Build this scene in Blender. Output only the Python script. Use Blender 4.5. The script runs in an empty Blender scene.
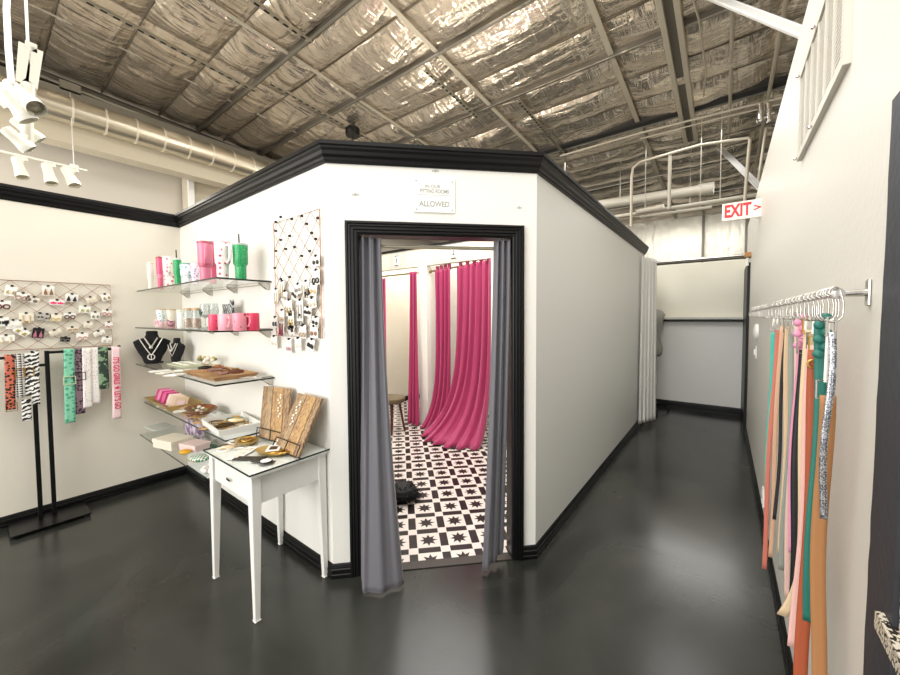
import bpy, math, random
from mathutils import Vector, Matrix
random.seed(7)
SC = bpy.context.scene
C = SC.collection
PI = math.pi
V = Vector

def hexc(h, a=1.0):
    h = h.lstrip('#')
    o = []
    for i in (0, 2, 4):
        s = int(h[i:i+2], 16)/255
        o.append(s/12.92 if s <= .04045 else ((s+.055)/1.055)**2.4)
    return (*o, a)

# ------------------------------------------------------------------ camera
F, CY, H = 361.15, 330.81, 1.53
yaw, pit, rol = -.649, .039, -.0057
FW = V((math.sin(yaw)*math.cos(pit), math.cos(yaw)*math.cos(pit), -math.sin(pit)))
r0 = V((math.cos(yaw), -math.sin(yaw), 0)); u0 = r0.cross(FW)
RT = r0*math.cos(rol)+u0*math.sin(rol); UP = -r0*math.sin(rol)+u0*math.cos(rol)
OC = V((0, 0, H))
cd = bpy.data.cameras.new('camera'); cam = bpy.data.objects.new('camera', cd); C.objects.link(cam)
cd.sensor_fit = 'HORIZONTAL'; cd.sensor_width = 36; cd.lens = 36*F/900
cd.shift_y = (CY-337.5)/900; cd.clip_start = .02; cd.clip_end = 100
m = Matrix.Identity(4)
for i in range(3):
    m[i][0] = RT[i]; m[i][1] = UP[i]; m[i][2] = -FW[i]; m[i][3] = OC[i]
cam.matrix_world = m
SC.camera = cam

# ------------------------------------------------------------------ world, big lights, exposure
SC.view_settings.view_transform = 'Standard'; SC.view_settings.look = 'None'
SC.view_settings.gamma = 1; SC.view_settings.use_curve_mapping = False
SC.view_settings.exposure = 0.08
W = bpy.data.worlds.new('world'); SC.world = W; W.use_nodes = True
bg = W.node_tree.nodes['Background']
bg.inputs[0].default_value = (1.0, .985, .95, 1); bg.inputs[1].default_value = 1.4

def area(name, loc, target, sx, sy, power, col=(1, 1, 1), spread=PI):
    l = bpy.data.lights.new(name, 'AREA'); l.shape = 'RECTANGLE'; l.size = sx; l.size_y = sy
    l.energy = power; l.color = col; l.spread = spread
    o = bpy.data.objects.new(name, l); C.objects.link(o); o.location = loc
    o.rotation_euler = (V(target)-V(loc)).to_track_quat('-Z', 'Y').to_euler()
    return o
area('storefront_daylight', (-2.6, -3.9, 1.9), (-1.6, 3, 1.4), 5.5, 2.6, 240, (1, .985, .96))
area('side_window_daylight', (-6.6, -2.6, 2.2), (-3.6, 2.5, 2.9), 3.0, 2.2, 200, (1, .98, .94))
area('overhead_fill', (-3.4, 4.4, 4.3), (-3.4, 4.4, 0), 2.6, 6.0, 190, (1, 1, .98))  # unseen fill added above the fitting rooms, not an opening in the roof
area('rear_fill', (-.6, 9.6, 4.1), (-.6, 9.8, 0), 3, 1.6, 120, (1, .98, .93))  # fill added to brighten the rear end, no visible source

area('corridor_end_fill', (-.4, 6.5, 4.2), (-.4, 6.4, 0), 1.0, .8, 16, (1, .99, .96))  # small added fill for the back wall past the corridor
area('front_overhead_fill', (-.7, .9, 4.5), (-.7, .9, 0), 2.6, 4.6, 165, (1, .99, .97))  # added overhead fill that lifts the corridor walls, out of sight

def ray(px, py): return FW+RT*((px-450)/F)-UP*((py-CY)/F)
def at(ax, val, px, py):
    """the point of the plane axis=val that is seen at a pixel"""
    d = ray(px, py); return OC+d*((val-OC[ax])/d[ax])
def rad(P, w):
    """radius of a round thing at P that looks w pixels wide"""
    q = P-OC; dep = q.dot(FW); return w/2*dep/F*dep/q.length

# ------------------------------------------------------------------ materials
MC = {}
def nodes(name):
    m = bpy.data.materials.new(name); m.use_nodes = True
    nt = m.node_tree; return m, nt, nt.nodes['Principled BSDF']
def mat(name, col='#ffffff', rough=.5, metal=0., bump=None, vary=None, trans=0., emit=None, es=1., spec=None, coat=0., sheen=0.):
    if name in MC: return MC[name]
    m, nt, b = nodes(name)
    c = hexc(col)
    b.inputs['Base Color'].default_value = c; b.inputs['Roughness'].default_value = rough
    b.inputs['Metallic'].default_value = metal
    if trans: b.inputs['Transmission Weight'].default_value = trans; b.inputs['IOR'].default_value = 1.45
    if spec is not None: b.inputs['Specular IOR Level'].default_value = spec
    if coat: b.inputs['Coat Weight'].default_value = coat; b.inputs['Coat Roughness'].default_value = .08
    if sheen: b.inputs['Sheen Weight'].default_value = sheen
    if emit: b.inputs['Emission Color'].default_value = hexc(emit); b.inputs['Emission Strength'].default_value = es
    tc = nt.nodes.new('ShaderNodeTexCoord')
    if vary:
        n = nt.nodes.new('ShaderNodeTexNoise'); n.inputs['Scale'].default_value = vary[0]; n.inputs['Detail'].default_value = 5
        r = nt.nodes.new('ShaderNodeValToRGB'); k = vary[1]
        r.color_ramp.elements[0].position = .3; r.color_ramp.elements[1].position = .7
        r.color_ramp.elements[0].color = (c[0]*(1-k), c[1]*(1-k), c[2]*(1-k), 1)
        r.color_ramp.elements[1].color = (min(1, c[0]*(1+k)), min(1, c[1]*(1+k)), min(1, c[2]*(1+k)), 1)
        nt.links.new(tc.outputs['Object'], n.inputs['Vector'])
        nt.links.new(n.outputs['Fac'], r.inputs[0]); nt.links.new(r.outputs[0], b.inputs['Base Color'])
    if bump:
        n = nt.nodes.new('ShaderNodeTexNoise'); n.inputs['Scale'].default_value = bump[0]; n.inputs['Detail'].default_value = 4
        bp = nt.nodes.new('ShaderNodeBump'); bp.inputs['Strength'].default_value = bump[1]; bp.inputs['Distance'].default_value = .01
        nt.links.new(tc.outputs['Object'], n.inputs['Vector'])
        nt.links.new(n.outputs['Fac'], bp.inputs['Height']); nt.links.new(bp.outputs[0], b.inputs['Normal'])
    MC[name] = m
    return m

class X:
    """tiny shader-math expression builder"""
    def __init__(s, nt, sock): s.nt, s.s = nt, sock
    def op(s, o, *a):
        n = s.nt.nodes.new('ShaderNodeMath'); n.operation = o
        s.nt.links.new(s.s, n.inputs[0])
        for i, q in enumerate(a):
            if isinstance(q, X): s.nt.links.new(q.s, n.inputs[i+1])
            else: n.inputs[i+1].default_value = q
        return X(s.nt, n.outputs[0])
    def __add__(s, o): return s.op('ADD', o)
    def __sub__(s, o): return s.op('SUBTRACT', o)
    def __mul__(s, o): return s.op('MULTIPLY', o)
    def __truediv__(s, o): return s.op('DIVIDE', o)
    def lt(s, o): return s.op('LESS_THAN', o)
    def gt(s, o): return s.op('GREATER_THAN', o)
    def fr(s): return s.op('FRACT')
    def ab(s): return s.op('ABSOLUTE')
    def mx(s, o): return s.op('MAXIMUM', o)
    def mn(s, o): return s.op('MINIMUM', o)
def coords(nt, kind='Object'):
    tc = nt.nodes.new('ShaderNodeTexCoord'); sp = nt.nodes.new('ShaderNodeSeparateXYZ')
    nt.links.new(tc.outputs[kind], sp.inputs[0]); return [X(nt, sp.outputs[i]) for i in range(3)], tc
def two(name, ca, cb, fn, rough=.5, metal=0.):
    """colour a where fn is 0, colour b where fn is 1"""
    if name in MC: return MC[name]
    m, nt, b = nodes(name); (x, y, z), tc = coords(nt)
    f = fn(nt, x, y, z, tc)
    mx = nt.nodes.new('ShaderNodeMix'); mx.data_type = 'RGBA'
    mx.inputs[6].default_value = hexc(ca); mx.inputs[7].default_value = hexc(cb)
    nt.links.new(f.s, mx.inputs[0]); nt.links.new(mx.outputs[2], b.inputs['Base Color'])
    b.inputs['Roughness'].default_value = rough; b.inputs['Metallic'].default_value = metal
    MC[name] = m; return m
def voro(scale, thr, feature='F1'):
    def f(nt, x, y, z, tc):
        n = nt.nodes.new('ShaderNodeTexVoronoi'); n.inputs['Scale'].default_value = scale; n.feature = feature
        if feature == 'F1': n.inputs['Randomness'].default_value = .6
        nt.links.new(tc.outputs['Object'], n.inputs['Vector']); return X(nt, n.outputs['Distance']).lt(thr)
    return f
def wavef(scale, dist, thr=.5, rot=0.6):
    def f(nt, x, y, z, tc):
        mp = nt.nodes.new('ShaderNodeMapping'); mp.inputs['Rotation'].default_value = (rot, rot*.6, rot)
        n = nt.nodes.new('ShaderNodeTexWave'); n.inputs['Scale'].default_value = scale; n.inputs['Distortion'].default_value = dist
        n.inputs['Detail Scale'].default_value = 2
        nt.links.new(tc.outputs['Object'], mp.inputs[0]); nt.links.new(mp.outputs[0], n.inputs['Vector'])
        return X(nt, n.outputs['Fac']).lt(thr)
    return f
def noisef(scale, thr):
    def f(nt, x, y, z, tc):
        n = nt.nodes.new('ShaderNodeTexNoise'); n.inputs['Scale'].default_value = scale
        nt.links.new(tc.outputs['Object'], n.inputs['Vector']); return X(nt, n.outputs['Fac']).lt(thr)
    return f

M_white = mat('white_paint', '#e9e7e0', .55, bump=(60, .08))
M_cream = mat('cream_paint', '#ddd7c8', .6, bump=(60, .08))
M_shwhite = mat('shaded_white_paint', '#e0e1dd', .42, bump=(60, .08))  # greyer copy of the white paint, wall shade put into its colour
M_rwall = mat('putty_paint', '#d3cfc6', .5, bump=(50, .1))
M_black = mat('black_gloss_paint', '#080809', .42, bump=(40, .05), spec=.3)
M_slate = mat('slate_paint', '#2b2d33', .6, bump=(50, .15))
M_galv = mat('galvanised_steel', '#a7a49c', .38, 1., bump=(30, .1))
M_tansteel = mat('beige_primed_steel', '#b3ab9a', .5, .3)
M_dull = mat('dull_dark_steel', '#6c675d', .5, .6)
M_chrome = mat('brushed_nickel', '#c3c0ba', .22, 1.)
M_whiteM = mat('white_enamel', '#efeee9', .35)
M_wtube = mat('white_pipe_enamel', '#b0aa9c', .4)
M_gold = mat('gold_metal', '#cfa557', .28, 1.)
M_copper = mat('rose_gold_wire', '#a37c68', .35, .8)
M_bwire = mat('black_wire', '#151515', .4, .3)
M_blk = mat('black_matte', '#0a0a0a', .7)
M_velvet = mat('black_velvet', '#050505', .95, sheen=.1)
M_card = mat('white_card', '#f1efe8', .7)
M_paper = mat('cream_card', '#e9e2d0', .7)
M_blackmetal = mat('black_powder_coat', '#121213', .35, .4)
M_wood = mat('tan_wood', '#b48a5e', .55, vary=(9, .25))
M_brown = mat('brown_wood', '#8a5027', .45, vary=(12, .3))
M_gilt = mat('champagne_tray_metal', '#c7ab6c', .35, .7)
M_pearl = mat('pearl', '#f0ece2', .25)

def glass_mat():
    m, nt, b = nodes('shelf_glass')
    nt.nodes.remove(b); out = nt.nodes['Material Output']
    t = nt.nodes.new('ShaderNodeBsdfTransparent'); t.inputs[0].default_value = (.975, .99, .985, 1)
    gl = nt.nodes.new('ShaderNodeBsdfGlossy'); gl.inputs['Roughness'].default_value = .03
    fr = nt.nodes.new('ShaderNodeFresnel'); fr.inputs[0].default_value = 1.2
    mx = nt.nodes.new('ShaderNodeMixShader')
    ge = nt.nodes.new('ShaderNodeNewGeometry'); k = X(nt, fr.outputs[0])*((X(nt, ge.outputs['Backfacing'])*-1.)+1.)
    nt.links.new(k.s, mx.inputs[0]); nt.links.new(t.outputs[0], mx.inputs[1]); nt.links.new(gl.outputs[0], mx.inputs[2]); nt.links.new(mx.outputs[0], out.inputs[0])
    return m
M_glass = glass_mat()
M_gedge = mat('glass_edge', '#1e2c29', .15)
M_clear = mat('clear_glass', '#f2f6f4', .05, trans=.85)

def floor_mat():
    m, nt, b = nodes('polished_concrete'); (x, y, z), tc = coords(nt)
    n1 = nt.nodes.new('ShaderNodeTexNoise'); n1.inputs['Scale'].default_value = .9; n1.inputs['Detail'].default_value = 8; n1.inputs['Distortion'].default_value = 1.2
    n2 = nt.nodes.new('ShaderNodeTexNoise'); n2.inputs['Scale'].default_value = 55
    for n in (n1, n2): nt.links.new(tc.outputs['Object'], n.inputs['Vector'])
    r = nt.nodes.new('ShaderNodeValToRGB'); e = r.color_ramp.elements
    e[0].position = .32; e[0].color = hexc('#1b1c1a'); e[1].position = .72; e[1].color = hexc('#3d3e39')
    nt.links.new(n1.outputs['Fac'], r.inputs[0]); nt.links.new(r.outputs[0], b.inputs['Base Color'])
    rr = nt.nodes.new('ShaderNodeMapRange'); rr.inputs[3].default_value = .12; rr.inputs[4].default_value = .34
    nt.links.new(n1.outputs['Fac'], rr.inputs[0]); nt.links.new(rr.outputs[0], b.inputs['Roughness'])
    bp = nt.nodes.new('ShaderNodeBump'); bp.inputs['Strength'].default_value = .05; bp.inputs['Distance'].default_value = .004
    nt.links.new(n2.outputs['Fac'], bp.inputs['Height']); nt.links.new(bp.outputs[0], b.inputs['Normal'])
    b.inputs['Specular IOR Level'].default_value = .5
    return m
M_floor = floor_mat()

def foil_mat(name, base, rough=.3, strength=.55):
    m, nt, b = nodes(name)
    tc = nt.nodes.new('ShaderNodeTexCoord')
    hs = []
    for rot, sc, ns, w in ((.55, (1, 5, 1), 1.1, 1.), (-.75, (6, 1, 1), .9, .9), (.1, (1, 1, 1), 2.4, .45)):
        mp = nt.nodes.new('ShaderNodeMapping'); mp.inputs['Rotation'].default_value = (0, 0, rot); mp.inputs['Scale'].default_value = sc
        n = nt.nodes.new('ShaderNodeTexNoise'); n.inputs['Scale'].default_value = ns; n.inputs['Detail'].default_value = 3.5
        n.inputs['Distortion'].default_value = .7; n.inputs['Roughness'].default_value = .5
        nt.links.new(tc.outputs['Object'], mp.inputs[0]); nt.links.new(mp.outputs[0], n.inputs['Vector'])
        hs.append(X(nt, n.outputs['Fac'])*w)
    h = hs[0]+hs[1]+hs[2]
    bp = nt.nodes.new('ShaderNodeBump'); bp.inputs['Strength'].default_value = strength; bp.inputs['Distance'].default_value = .06
    nt.links.new(h.s, bp.inputs['Height']); nt.links.new(bp.outputs[0], b.inputs['Normal'])
    b.inputs['Base Color'].default_value = hexc(base); b.inputs['Metallic'].default_value = .88; b.inputs['Roughness'].default_value = rough
    return m
M_foil = foil_mat('foil_insulation', '#d6cbbb', .24, .8)
M_foilw = foil_mat('pale_foil_insulation', '#bdb9ae', .42, .4)

def tile_mat():
    m, nt, b = nodes('star_pattern_tile'); (x, y, z), tc = coords(nt)
    s = .5**.5
    ax, ay = -1.8031, 1.2287
    u = ((x-ax)*s+(y-ay)*s-.790)/.21+.5+40
    v = ((x-ax)*(-s)+(y-ay)*s-.267)/.21+.5+40
    a = u.fr()-.5; c = v.fr()-.5
    aa, cc = a.ab(), c.ab()
    th = .372
    inA, inC = aa.lt(th), cc.lt(th)
    gA, gC = aa.gt(th), cc.gt(th)
    bar = inA*gC*aa.lt(.35)+gA*inC*cc.lt(.35)
    r = (a*a+c*c).op('SQRT')
    ang = c.op('ARCTAN2', a)/(PI/4)+8.5
    phi = ((ang.fr()-.5).ab())*(PI/4)
    R, q = .30, .155
    qx, qy = q*math.cos(PI/8), q*math.sin(PI/8)
    nx, ny = qy, R-qx
    star = (r*phi.op('COSINE')*nx+r*phi.op('SINE')*ny).lt(R*nx)
    dark = bar+star
    mx = nt.nodes.new('ShaderNodeMix'); mx.data_type = 'RGBA'
    mx.inputs[6].default_value = hexc('#d9cfc9'); mx.inputs[7].default_value = hexc('#0e0907')
    nt.links.new(dark.op('MINIMUM', 1.).s, mx.inputs[0]); nt.links.new(mx.outputs[2], b.inputs['Base Color'])
    b.inputs['Roughness'].default_value = .35
    return m
M_tile = tile_mat()

def slot_mat(name, col, pitch, duty, half, x0):
    m, nt, b = nodes(name); (x, y, z), tc = coords(nt)
    f = ((y/pitch+100).fr().lt(duty))*((x-x0).ab().lt(half))
    mx = nt.nodes.new('ShaderNodeMix'); mx.data_type = 'RGBA'
    mx.inputs[6].default_value = hexc(col); mx.inputs[7].default_value = hexc('#0a0908')
    nt.links.new(f.s, mx.inputs[0]); nt.links.new(mx.outputs[2], b.inputs['Base Color'])
    b.inputs['Metallic'].default_value = .6; b.inputs['Roughness'].default_value = .45
    return m

# ------------------------------------------------------------------ geometry
class G:
    def __init__(s, M=None): s.v = []; s.f = []; s.mi = []; s.m = 0; s.M = M or Matrix.Identity(4)
    def add(s, vs, fs):
        n = len(s.v); s.v += [s.M @ V(p) for p in vs]
        s.f += [[i+n for i in q] for q in fs]; s.mi += [s.m]*len(fs); return s
    def box(s, a, b, R=None):
        x0, y0, z0 = a; x1, y1, z1 = b
        vs = [V(p) for p in ((x0,y0,z0),(x1,y0,z0),(x1,y1,z0),(x0,y1,z0),(x0,y0,z1),(x1,y0,z1),(x1,y1,z1),(x0,y1,z1))]
        if R is not None:
            c = (V(a)+V(b))/2; vs = [c+R @ (p-c) for p in vs]
        return s.add(vs, [(0,3,2,1),(4,5,6,7),(0,1,5,4),(1,2,6,5),(2,3,7,6),(3,0,4,7)])
    def bar(s, p, q, w, h, up=(0,0,1)):
        p, q = V(p), V(q); d = (q-p).normalized(); side = d.cross(V(up)).normalized(); u = side.cross(d)
        vs = [e+side*a*w/2+u*b*h/2 for e in (p, q) for a, b in ((-1,-1),(1,-1),(1,1),(-1,1))]
        return s.add(vs, [(0,1,2,3),(7,6,5,4),(0,4,5,1),(1,5,6,2),(2,6,7,3),(3,7,4,0)])
    def prism(s, poly, z0, z1):
        n = len(poly)
        return s.add([(x, y, z0) for x, y in poly]+[(x, y, z1) for x, y in poly],
            [list(range(n))[::-1], list(range(n, 2*n))]+[(i, (i+1) % n, (i+1) % n+n, i+n) for i in range(n)])
    def ext(s, poly, vec):
        n = len(poly); vec = V(vec)
        return s.add([V(p) for p in poly]+[V(p)+vec for p in poly],
            [list(range(n))[::-1], list(range(n, 2*n))]+[(i, (i+1) % n, (i+1) % n+n, i+n) for i in range(n)])
    def tube(s, pts, r, n=10, closed=False):
        pts = [V(p) for p in pts]; N = len(pts); rr = r if isinstance(r, (list, tuple)) else [r]*N
        vs = []; up = None
        for i, p in enumerate(pts):
            a = pts[(i-1) % N] if (i > 0 or closed) else p; b = pts[(i+1) % N] if (i < N-1 or closed) else p
            d = (b-a).normalized()
            if up is None: up = V((0, 0, 1)) if abs(d.z) < .9 else V((1, 0, 0))
            sd = d.cross(up)
            if sd.length < 1e-6: sd = d.orthogonal()
            sd.normalize(); up = sd.cross(d).normalized()
            for k in range(n):
                t = 2*PI*k/n; vs.append(p+(sd*math.cos(t)+up*math.sin(t))*rr[i])
        fs = []
        for i in range(N if closed else N-1):
            j = (i+1) % N
            for k in range(n): fs.append((i*n+k, i*n+(k+1) % n, j*n+(k+1) % n, j*n+k))
        if not closed: fs += [list(range(n))[::-1], [(N-1)*n+k for k in range(n)]]
        return s.add(vs, fs)
    def lathe(s, prof, c=(0,0,0), d=(0,0,1), n=24, sx=1., sy=1.):
        c = V(c); q = V(d).normalized().to_track_quat('Z', 'Y').to_matrix(); vs = []; fs = []
        for r, z in prof:
            for k in range(n):
                t = 2*PI*k/n; vs.append(c+q @ V((r*math.cos(t)*sx, r*math.sin(t)*sy, z)))
        for i in range(len(prof)-1):
            for k in range(n): fs.append((i*n+k, i*n+(k+1) % n, (i+1)*n+(k+1) % n, (i+1)*n+k))
        fs += [list(range(n))[::-1], [(len(prof)-1)*n+k for k in range(n)]]
        return s.add(vs, fs)
    def ball(s, c, r, sx=1, sy=1, sz=1, n=12, R=None):
        c = V(c); vs = []; fs = []; h = n//2
        for i in range(1, h):
            a = PI*i/h
            for k in range(n):
                t = 2*PI*k/n; vs.append(V((r*sx*math.sin(a)*math.cos(t), r*sy*math.sin(a)*math.sin(t), r*sz*math.cos(a))))
        vs += [V((0, 0, r*sz)), V((0, 0, -r*sz))]
        if R is not None: vs = [R @ p for p in vs]
        vs = [c+p for p in vs]
        for i in range(h-2):
            for k in range(n): fs.append((i*n+k, (i+1)*n+k, (i+1)*n+(k+1) % n, i*n+(k+1) % n))
        T = len(vs)-2; B = T+1
        for k in range(n):
            fs.append((T, k, (k+1) % n)); fs.append((B, (h-2)*n+(k+1) % n, (h-2)*n+k))
        return s.add(vs, fs)
    def grid(s, fn, nu, nv, double=0.):
        vs = [fn(i/nu, j/nv) for j in range(nv+1) for i in range(nu+1)]
        fs = [(j*(nu+1)+i, j*(nu+1)+i+1, (j+1)*(nu+1)+i+1, (j+1)*(nu+1)+i) for j in range(nv) for i in range(nu)]
        return s.add(vs, fs)
    def obj(s, name, mats, parent=None, smooth=None, bevel=0, solid=0, kind=None, label=None, cat=None, group=None, local=False):
        me = bpy.data.meshes.new(name)
        me.from_pydata([tuple(p) for p in s.v], [], s.f); 
        mats = mats if isinstance(mats, (list, tuple)) else [mats]
        for q in mats: me.materials.append(q)
        me.polygons.foreach_set('material_index', s.mi)
        me.update()
        o = bpy.data.objects.new(name, me); C.objects.link(o)
        if parent is not None:
            o.parent = parent
            if not local:   # mesh was written in world space
                root = parent; off = V((0, 0, 0))
                while root is not None: off += root.location; root = root.parent
                o.location = -off
        if smooth is not None:
            me.polygons.foreach_set('use_smooth', [True]*len(me.polygons))
            if smooth < 3: me.set_sharp_from_angle(angle=smooth)
        if solid:
            k = o.modifiers.new('thickness', 'SOLIDIFY'); k.thickness = solid; k.offset = 0
        if bevel:
            k = o.modifiers.new('bevel', 'BEVEL'); k.width = bevel; k.segments = 2; k.limit_method = 'ANGLE'
        tag(o, label, cat, group, kind); return o

def tag(o, label=None, cat=None, group=None, kind=None):
    if label: o['label'] = label
    if cat: o['category'] = cat
    if group: o['group'] = group
    if kind: o['kind'] = kind
    return o
def thing(name, label, cat, loc=(0, 0, 0), group=None):
    o = bpy.data.objects.new(name, None); C.objects.link(o); o.location = loc; o.empty_display_size = .05
    return tag(o, label, cat, group)
def struct(g, name, m, **k): return g.obj(name, m, kind='structure', **k)
def text(body, size, M, m, name, parent, depth=.002, align='CENTER', xs=1., bold=.02):
    cu = bpy.data.curves.new('lettering', 'FONT'); cu.body = body; cu.size = size; cu.extrude = depth
    cu.align_x = align; cu.align_y = 'CENTER'; cu.offset = size*bold
    t = bpy.data.objects.new('lettering', cu); me = bpy.data.meshes.new_from_object(t)
    bpy.data.objects.remove(t); bpy.data.curves.remove(cu)
    g = G(M @ Matrix.Scale(xs, 4, (1, 0, 0))); g.add([v.co for v in me.vertices], [list(p.vertices) for p in me.polygons])
    bpy.data.meshes.remove(me)
    return g.obj(name, m, parent)
def frame(o, r, u):
    """matrix with local x=r, y=u, z=r x u at o"""
    r, u = V(r).normalized(), V(u).normalized(); n = r.cross(u); M = Matrix.Identity(4)
    for i in range(3): M[i][0] = r[i]; M[i][1] = u[i]; M[i][2] = n[i]; M[i][3] = o[i]
    return M
def sweep(path, prof, closed_ends=True):
    """sweep an (offset, z) profile along a plan path; offset points to the right of travel"""
    g = G(); n = len(path); m = len(prof); vs = []
    P = [V((*p, 0)) for p in path]
    for i in range(n):
        ds = []
        if i > 0: ds.append((P[i]-P[i-1]).normalized())
        if i < n-1: ds.append((P[i+1]-P[i]).normalized())
        ns = [V((d.y, -d.x, 0)) for d in ds]
        nn = sum(ns, V((0, 0, 0))).normalized(); k = 1/nn.dot(ns[0])
        for o, z in prof: vs.append(P[i]+nn*(o*k)+V((0, 0, z)))
    fs = []
    for i in range(n-1):
        for k in range(m): fs.append((i*m+k, i*m+(k+1) % m, (i+1)*m+(k+1) % m, (i+1)*m+k))
    fs += [list(range(m)), [(n-1)*m+k for k in range(m)][::-1]]
    return g.add(vs, fs)

# plan of the place
XL, YL, XR, YE, XW = -4.189, 1.2287, -.9264, 5.845, .2566
A = V((-1.8031, 1.2287, 0)); B = V((-.9264, 2.1054, 0))
S = .5**.5
Udir, Vdir = V((S, S, 0)), V((-S, S, 0))
LCH = (B-A).length
def uv(u, v, z=0): return A+Udir*u+Vdir*v+V((0, 0, z))
TH = .11
ZC, ZT = 2.412, 2.504
def roofz(y): return 4.9-.053*y

# ------------------------------------------------------------------ floor, walls
struct(G().box((-7.6, -4, -.1), (3.1, 12.3, 0)), 'floor', M_floor)
k = TH*math.tan(PI/8)
poly = [(-4.62, YL+TH), (A.x-k*.0, YL+TH), tuple(uv(.17, .064)[:2]), tuple(uv(1.085, .064)[:2]), (XR-TH, B.y+k), (XR-TH, 5.0), (-4.62, 5.0)]
struct(G().prism(poly, .0005, .004), 'floor_tiled', M_tile)
struct(G().prism([tuple(uv(.165, -.004)[:2]), tuple(uv(1.09, -.004)[:2]), tuple(uv(1.09, .064)[:2]), tuple(uv(.165, .064)[:2])], .0003, .006), 'trim_1', mat('threshold_concrete', '#332d28', .5))

struct(G().box((XL-.12, -4, 0), (XL, YL+TH, ZC+.08)), 'wall_left', M_cream)
struct(G().prism([(XL, YL), (A.x, YL), (A.x-k, YL+TH), (XL, YL+TH)], 0, ZC+.08), 'wall_fitting_room_left', M_white)
g = G()
def chbox(u0, u1, z0, z1, v0=0., v1=TH):
    g.ext([uv(u0, v0, z0), uv(u1, v0, z0), uv(u1, v0, z1), uv(u0, v0, z1)], Vdir*(v1-v0))
chbox(0, .165, 0, ZC+.08); chbox(1.09, LCH, 0, ZC+.08); chbox(.165, 1.09, 2.01, ZC+.08)
struct(g, 'wall_front', M_white)
struct(G().prism([(XR, B.y), (XR, YE), (XR-TH, YE), (XR-TH, B.y+k)], 0, ZC+.08), 'wall_fitting_room_right', M_shwhite)
struct(G().box((-4.74, YL+TH, 0), (-4.62, 5.0, 2.45)), 'wall_fitting_room_far_left', M_cream)
struct(G().box((-4.74, 5.0, 0), (XR-TH, 5.1, 2.45)), 'wall_fitting_room_back', M_cream)
# right wall with a rough dark painted section nearest the viewer
struct(G().box((XW, 1.0, 0), (XW+.12, 6.02, 2.84)), 'wall_right', M_rwall)
struct(G().box((XW, 6.02, 2.2), (XW+.12, 7.0, 2.84)), 'wall_above_door', M_rwall)
g = G(); zs = [i*.05 for i in range(58)]
left = [(XW-.0012, 1.165-.03*z+random.uniform(-.003, .003), z) for z in zs if z < 1.99]
g.add(left+[(XW-.0012, .999, 1.95), (XW-.0012, .999, 0)], [list(range(len(left)+2))])
g2 = G().box((XW+.2, -.6, 0), (XW+.32, 1.06, 2.84))
struct(g2, 'wall_right_near', M_slate)
g.box((XW-.0012, .995, 0), (XW+.32, .999, 2.84)); struct(g, 'wall_right_dark_section', M_slate)
struct(G().box((-1.4, 7.0, 0), (3, 7.12, 2.36)), 'wall_back', mat('cool_white_paint', '#eeeeea', .5))
struct(G().box((-1.3, 6.965, 1.5), (XW+.12, 6.998, 2.36)), 'wall_back_upper', mat('warm_white_paint', '#eae6d6', .5))
struct(G().box((-1.4, 5.1, 0), (-1.3, 7.0, 2.36)), 'wall_back_left', M_shwhite)
struct(G().box((XL-3.3, 12.0, 0), (3, 12.2, 4.35)), 'wall_rear_foil', M_foilw)
struct(G().box((-7.5, -4, 0), (-7.35, 12, 5.0)), 'wall_exterior_left', mat('pinkish_white_panel', '#cfc8bd', .6))
struct(G().box((3, -4, 0), (3.12, 12, 5.0)), 'wall_exterior_right', M_cream)

# crown and baseboards
crown = [(0, 2.398), (.008, 2.398), (.012, 2.408), (.02, 2.412), (.024, 2.424), (.034, 2.437), (.038, 2.455), (.046, 2.468), (.047, 2.478), (.056, 2.484), (.056, 2.504), (-.13, 2.504), (-.13, 2.49), (0, 2.49)]
struct(sweep([(XL, -4), (XL, YL), (A.x, A.y), (B.x, B.y), (XR, YE+.005)], crown), 'trim_2', M_black)
bb = [(0, 0), (.018, 0), (.018, .022), (.013, .026), (.016, .032), (.016, .052), (.010, .057), (.012, .063), (.008, .078), (.003, .083), (0, .083)]
struct(sweep([(XL, -4), (XL, YL), (A.x, A.y), tuple(uv(.1, 0)[:2])], bb), 'baseboard_left', M_black)
struct(sweep([tuple(uv(1.15, 0)[:2]), (B.x, B.y), (XR, YE)], bb), 'baseboard_right', M_black)
struct(sweep([(-1.3, 7.0), (XW, 7.0)], [(a*1.3, z*1.35) for a, z in bb]), 'baseboard_back', M_black)
struct(sweep([(XW, 6.1), (XW, .2)], bb), 'baseboard_right_wall', M_black)
struct(sweep([(-4.62, YL+TH), (-4.62, 5.0), (-3.44, 5.0)], bb), 'baseboard_fitting_room', M_black)
struct(G().box((XW-.03, 6.0, 0), (XW+.03, 6.97, 2.2)), 'door_1', M_black)

# ------------------------------------------------------------------ entrance doorway
dr = thing('door_casing', None, None, uv(.63, 0)); dr['kind'] = 'structure'; dr.name = 'door_2'
def casing_piece(p0, p1, inner):
    """stepped black moulding from p0 to p1; inner = direction towards the opening"""
    g = G(); d = (p1-p0)
    pr = [(0, 0), (0, .022), (.012, .024), (.016, .017), (.026, .019), (.030, .013), (.045, .015), (.050, .009), (.062, .010), (.068, .006), (.068, 0)]
    q = [p0+inner*a-Vdir*b for a, b in pr]
    w = [p1+inner*a-Vdir*b for a, b in pr]
    return g, q, w
def casing(p0, p1, inner, m0, m1, name):
    g, q, w = casing_piece(p0, p1, inner); d = (p1-p0).normalized(); pr = [0, 0, .012, .016, .026, .030, .045, .050, .062, .068, .068]
    q = [a+d*(pr[i]*m0) for i, a in enumerate(q)]; w = [a-d*(pr[i]*m1) for i, a in enumerate(w)]
    n = len(q); g.add(q+w, [list(range(n)), list(range(n, 2*n))[::-1]]+[(i, i+n, (i+1) % n+n, (i+1) % n) for i in range(n)])
    return g.obj(name, M_black, dr)
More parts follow.
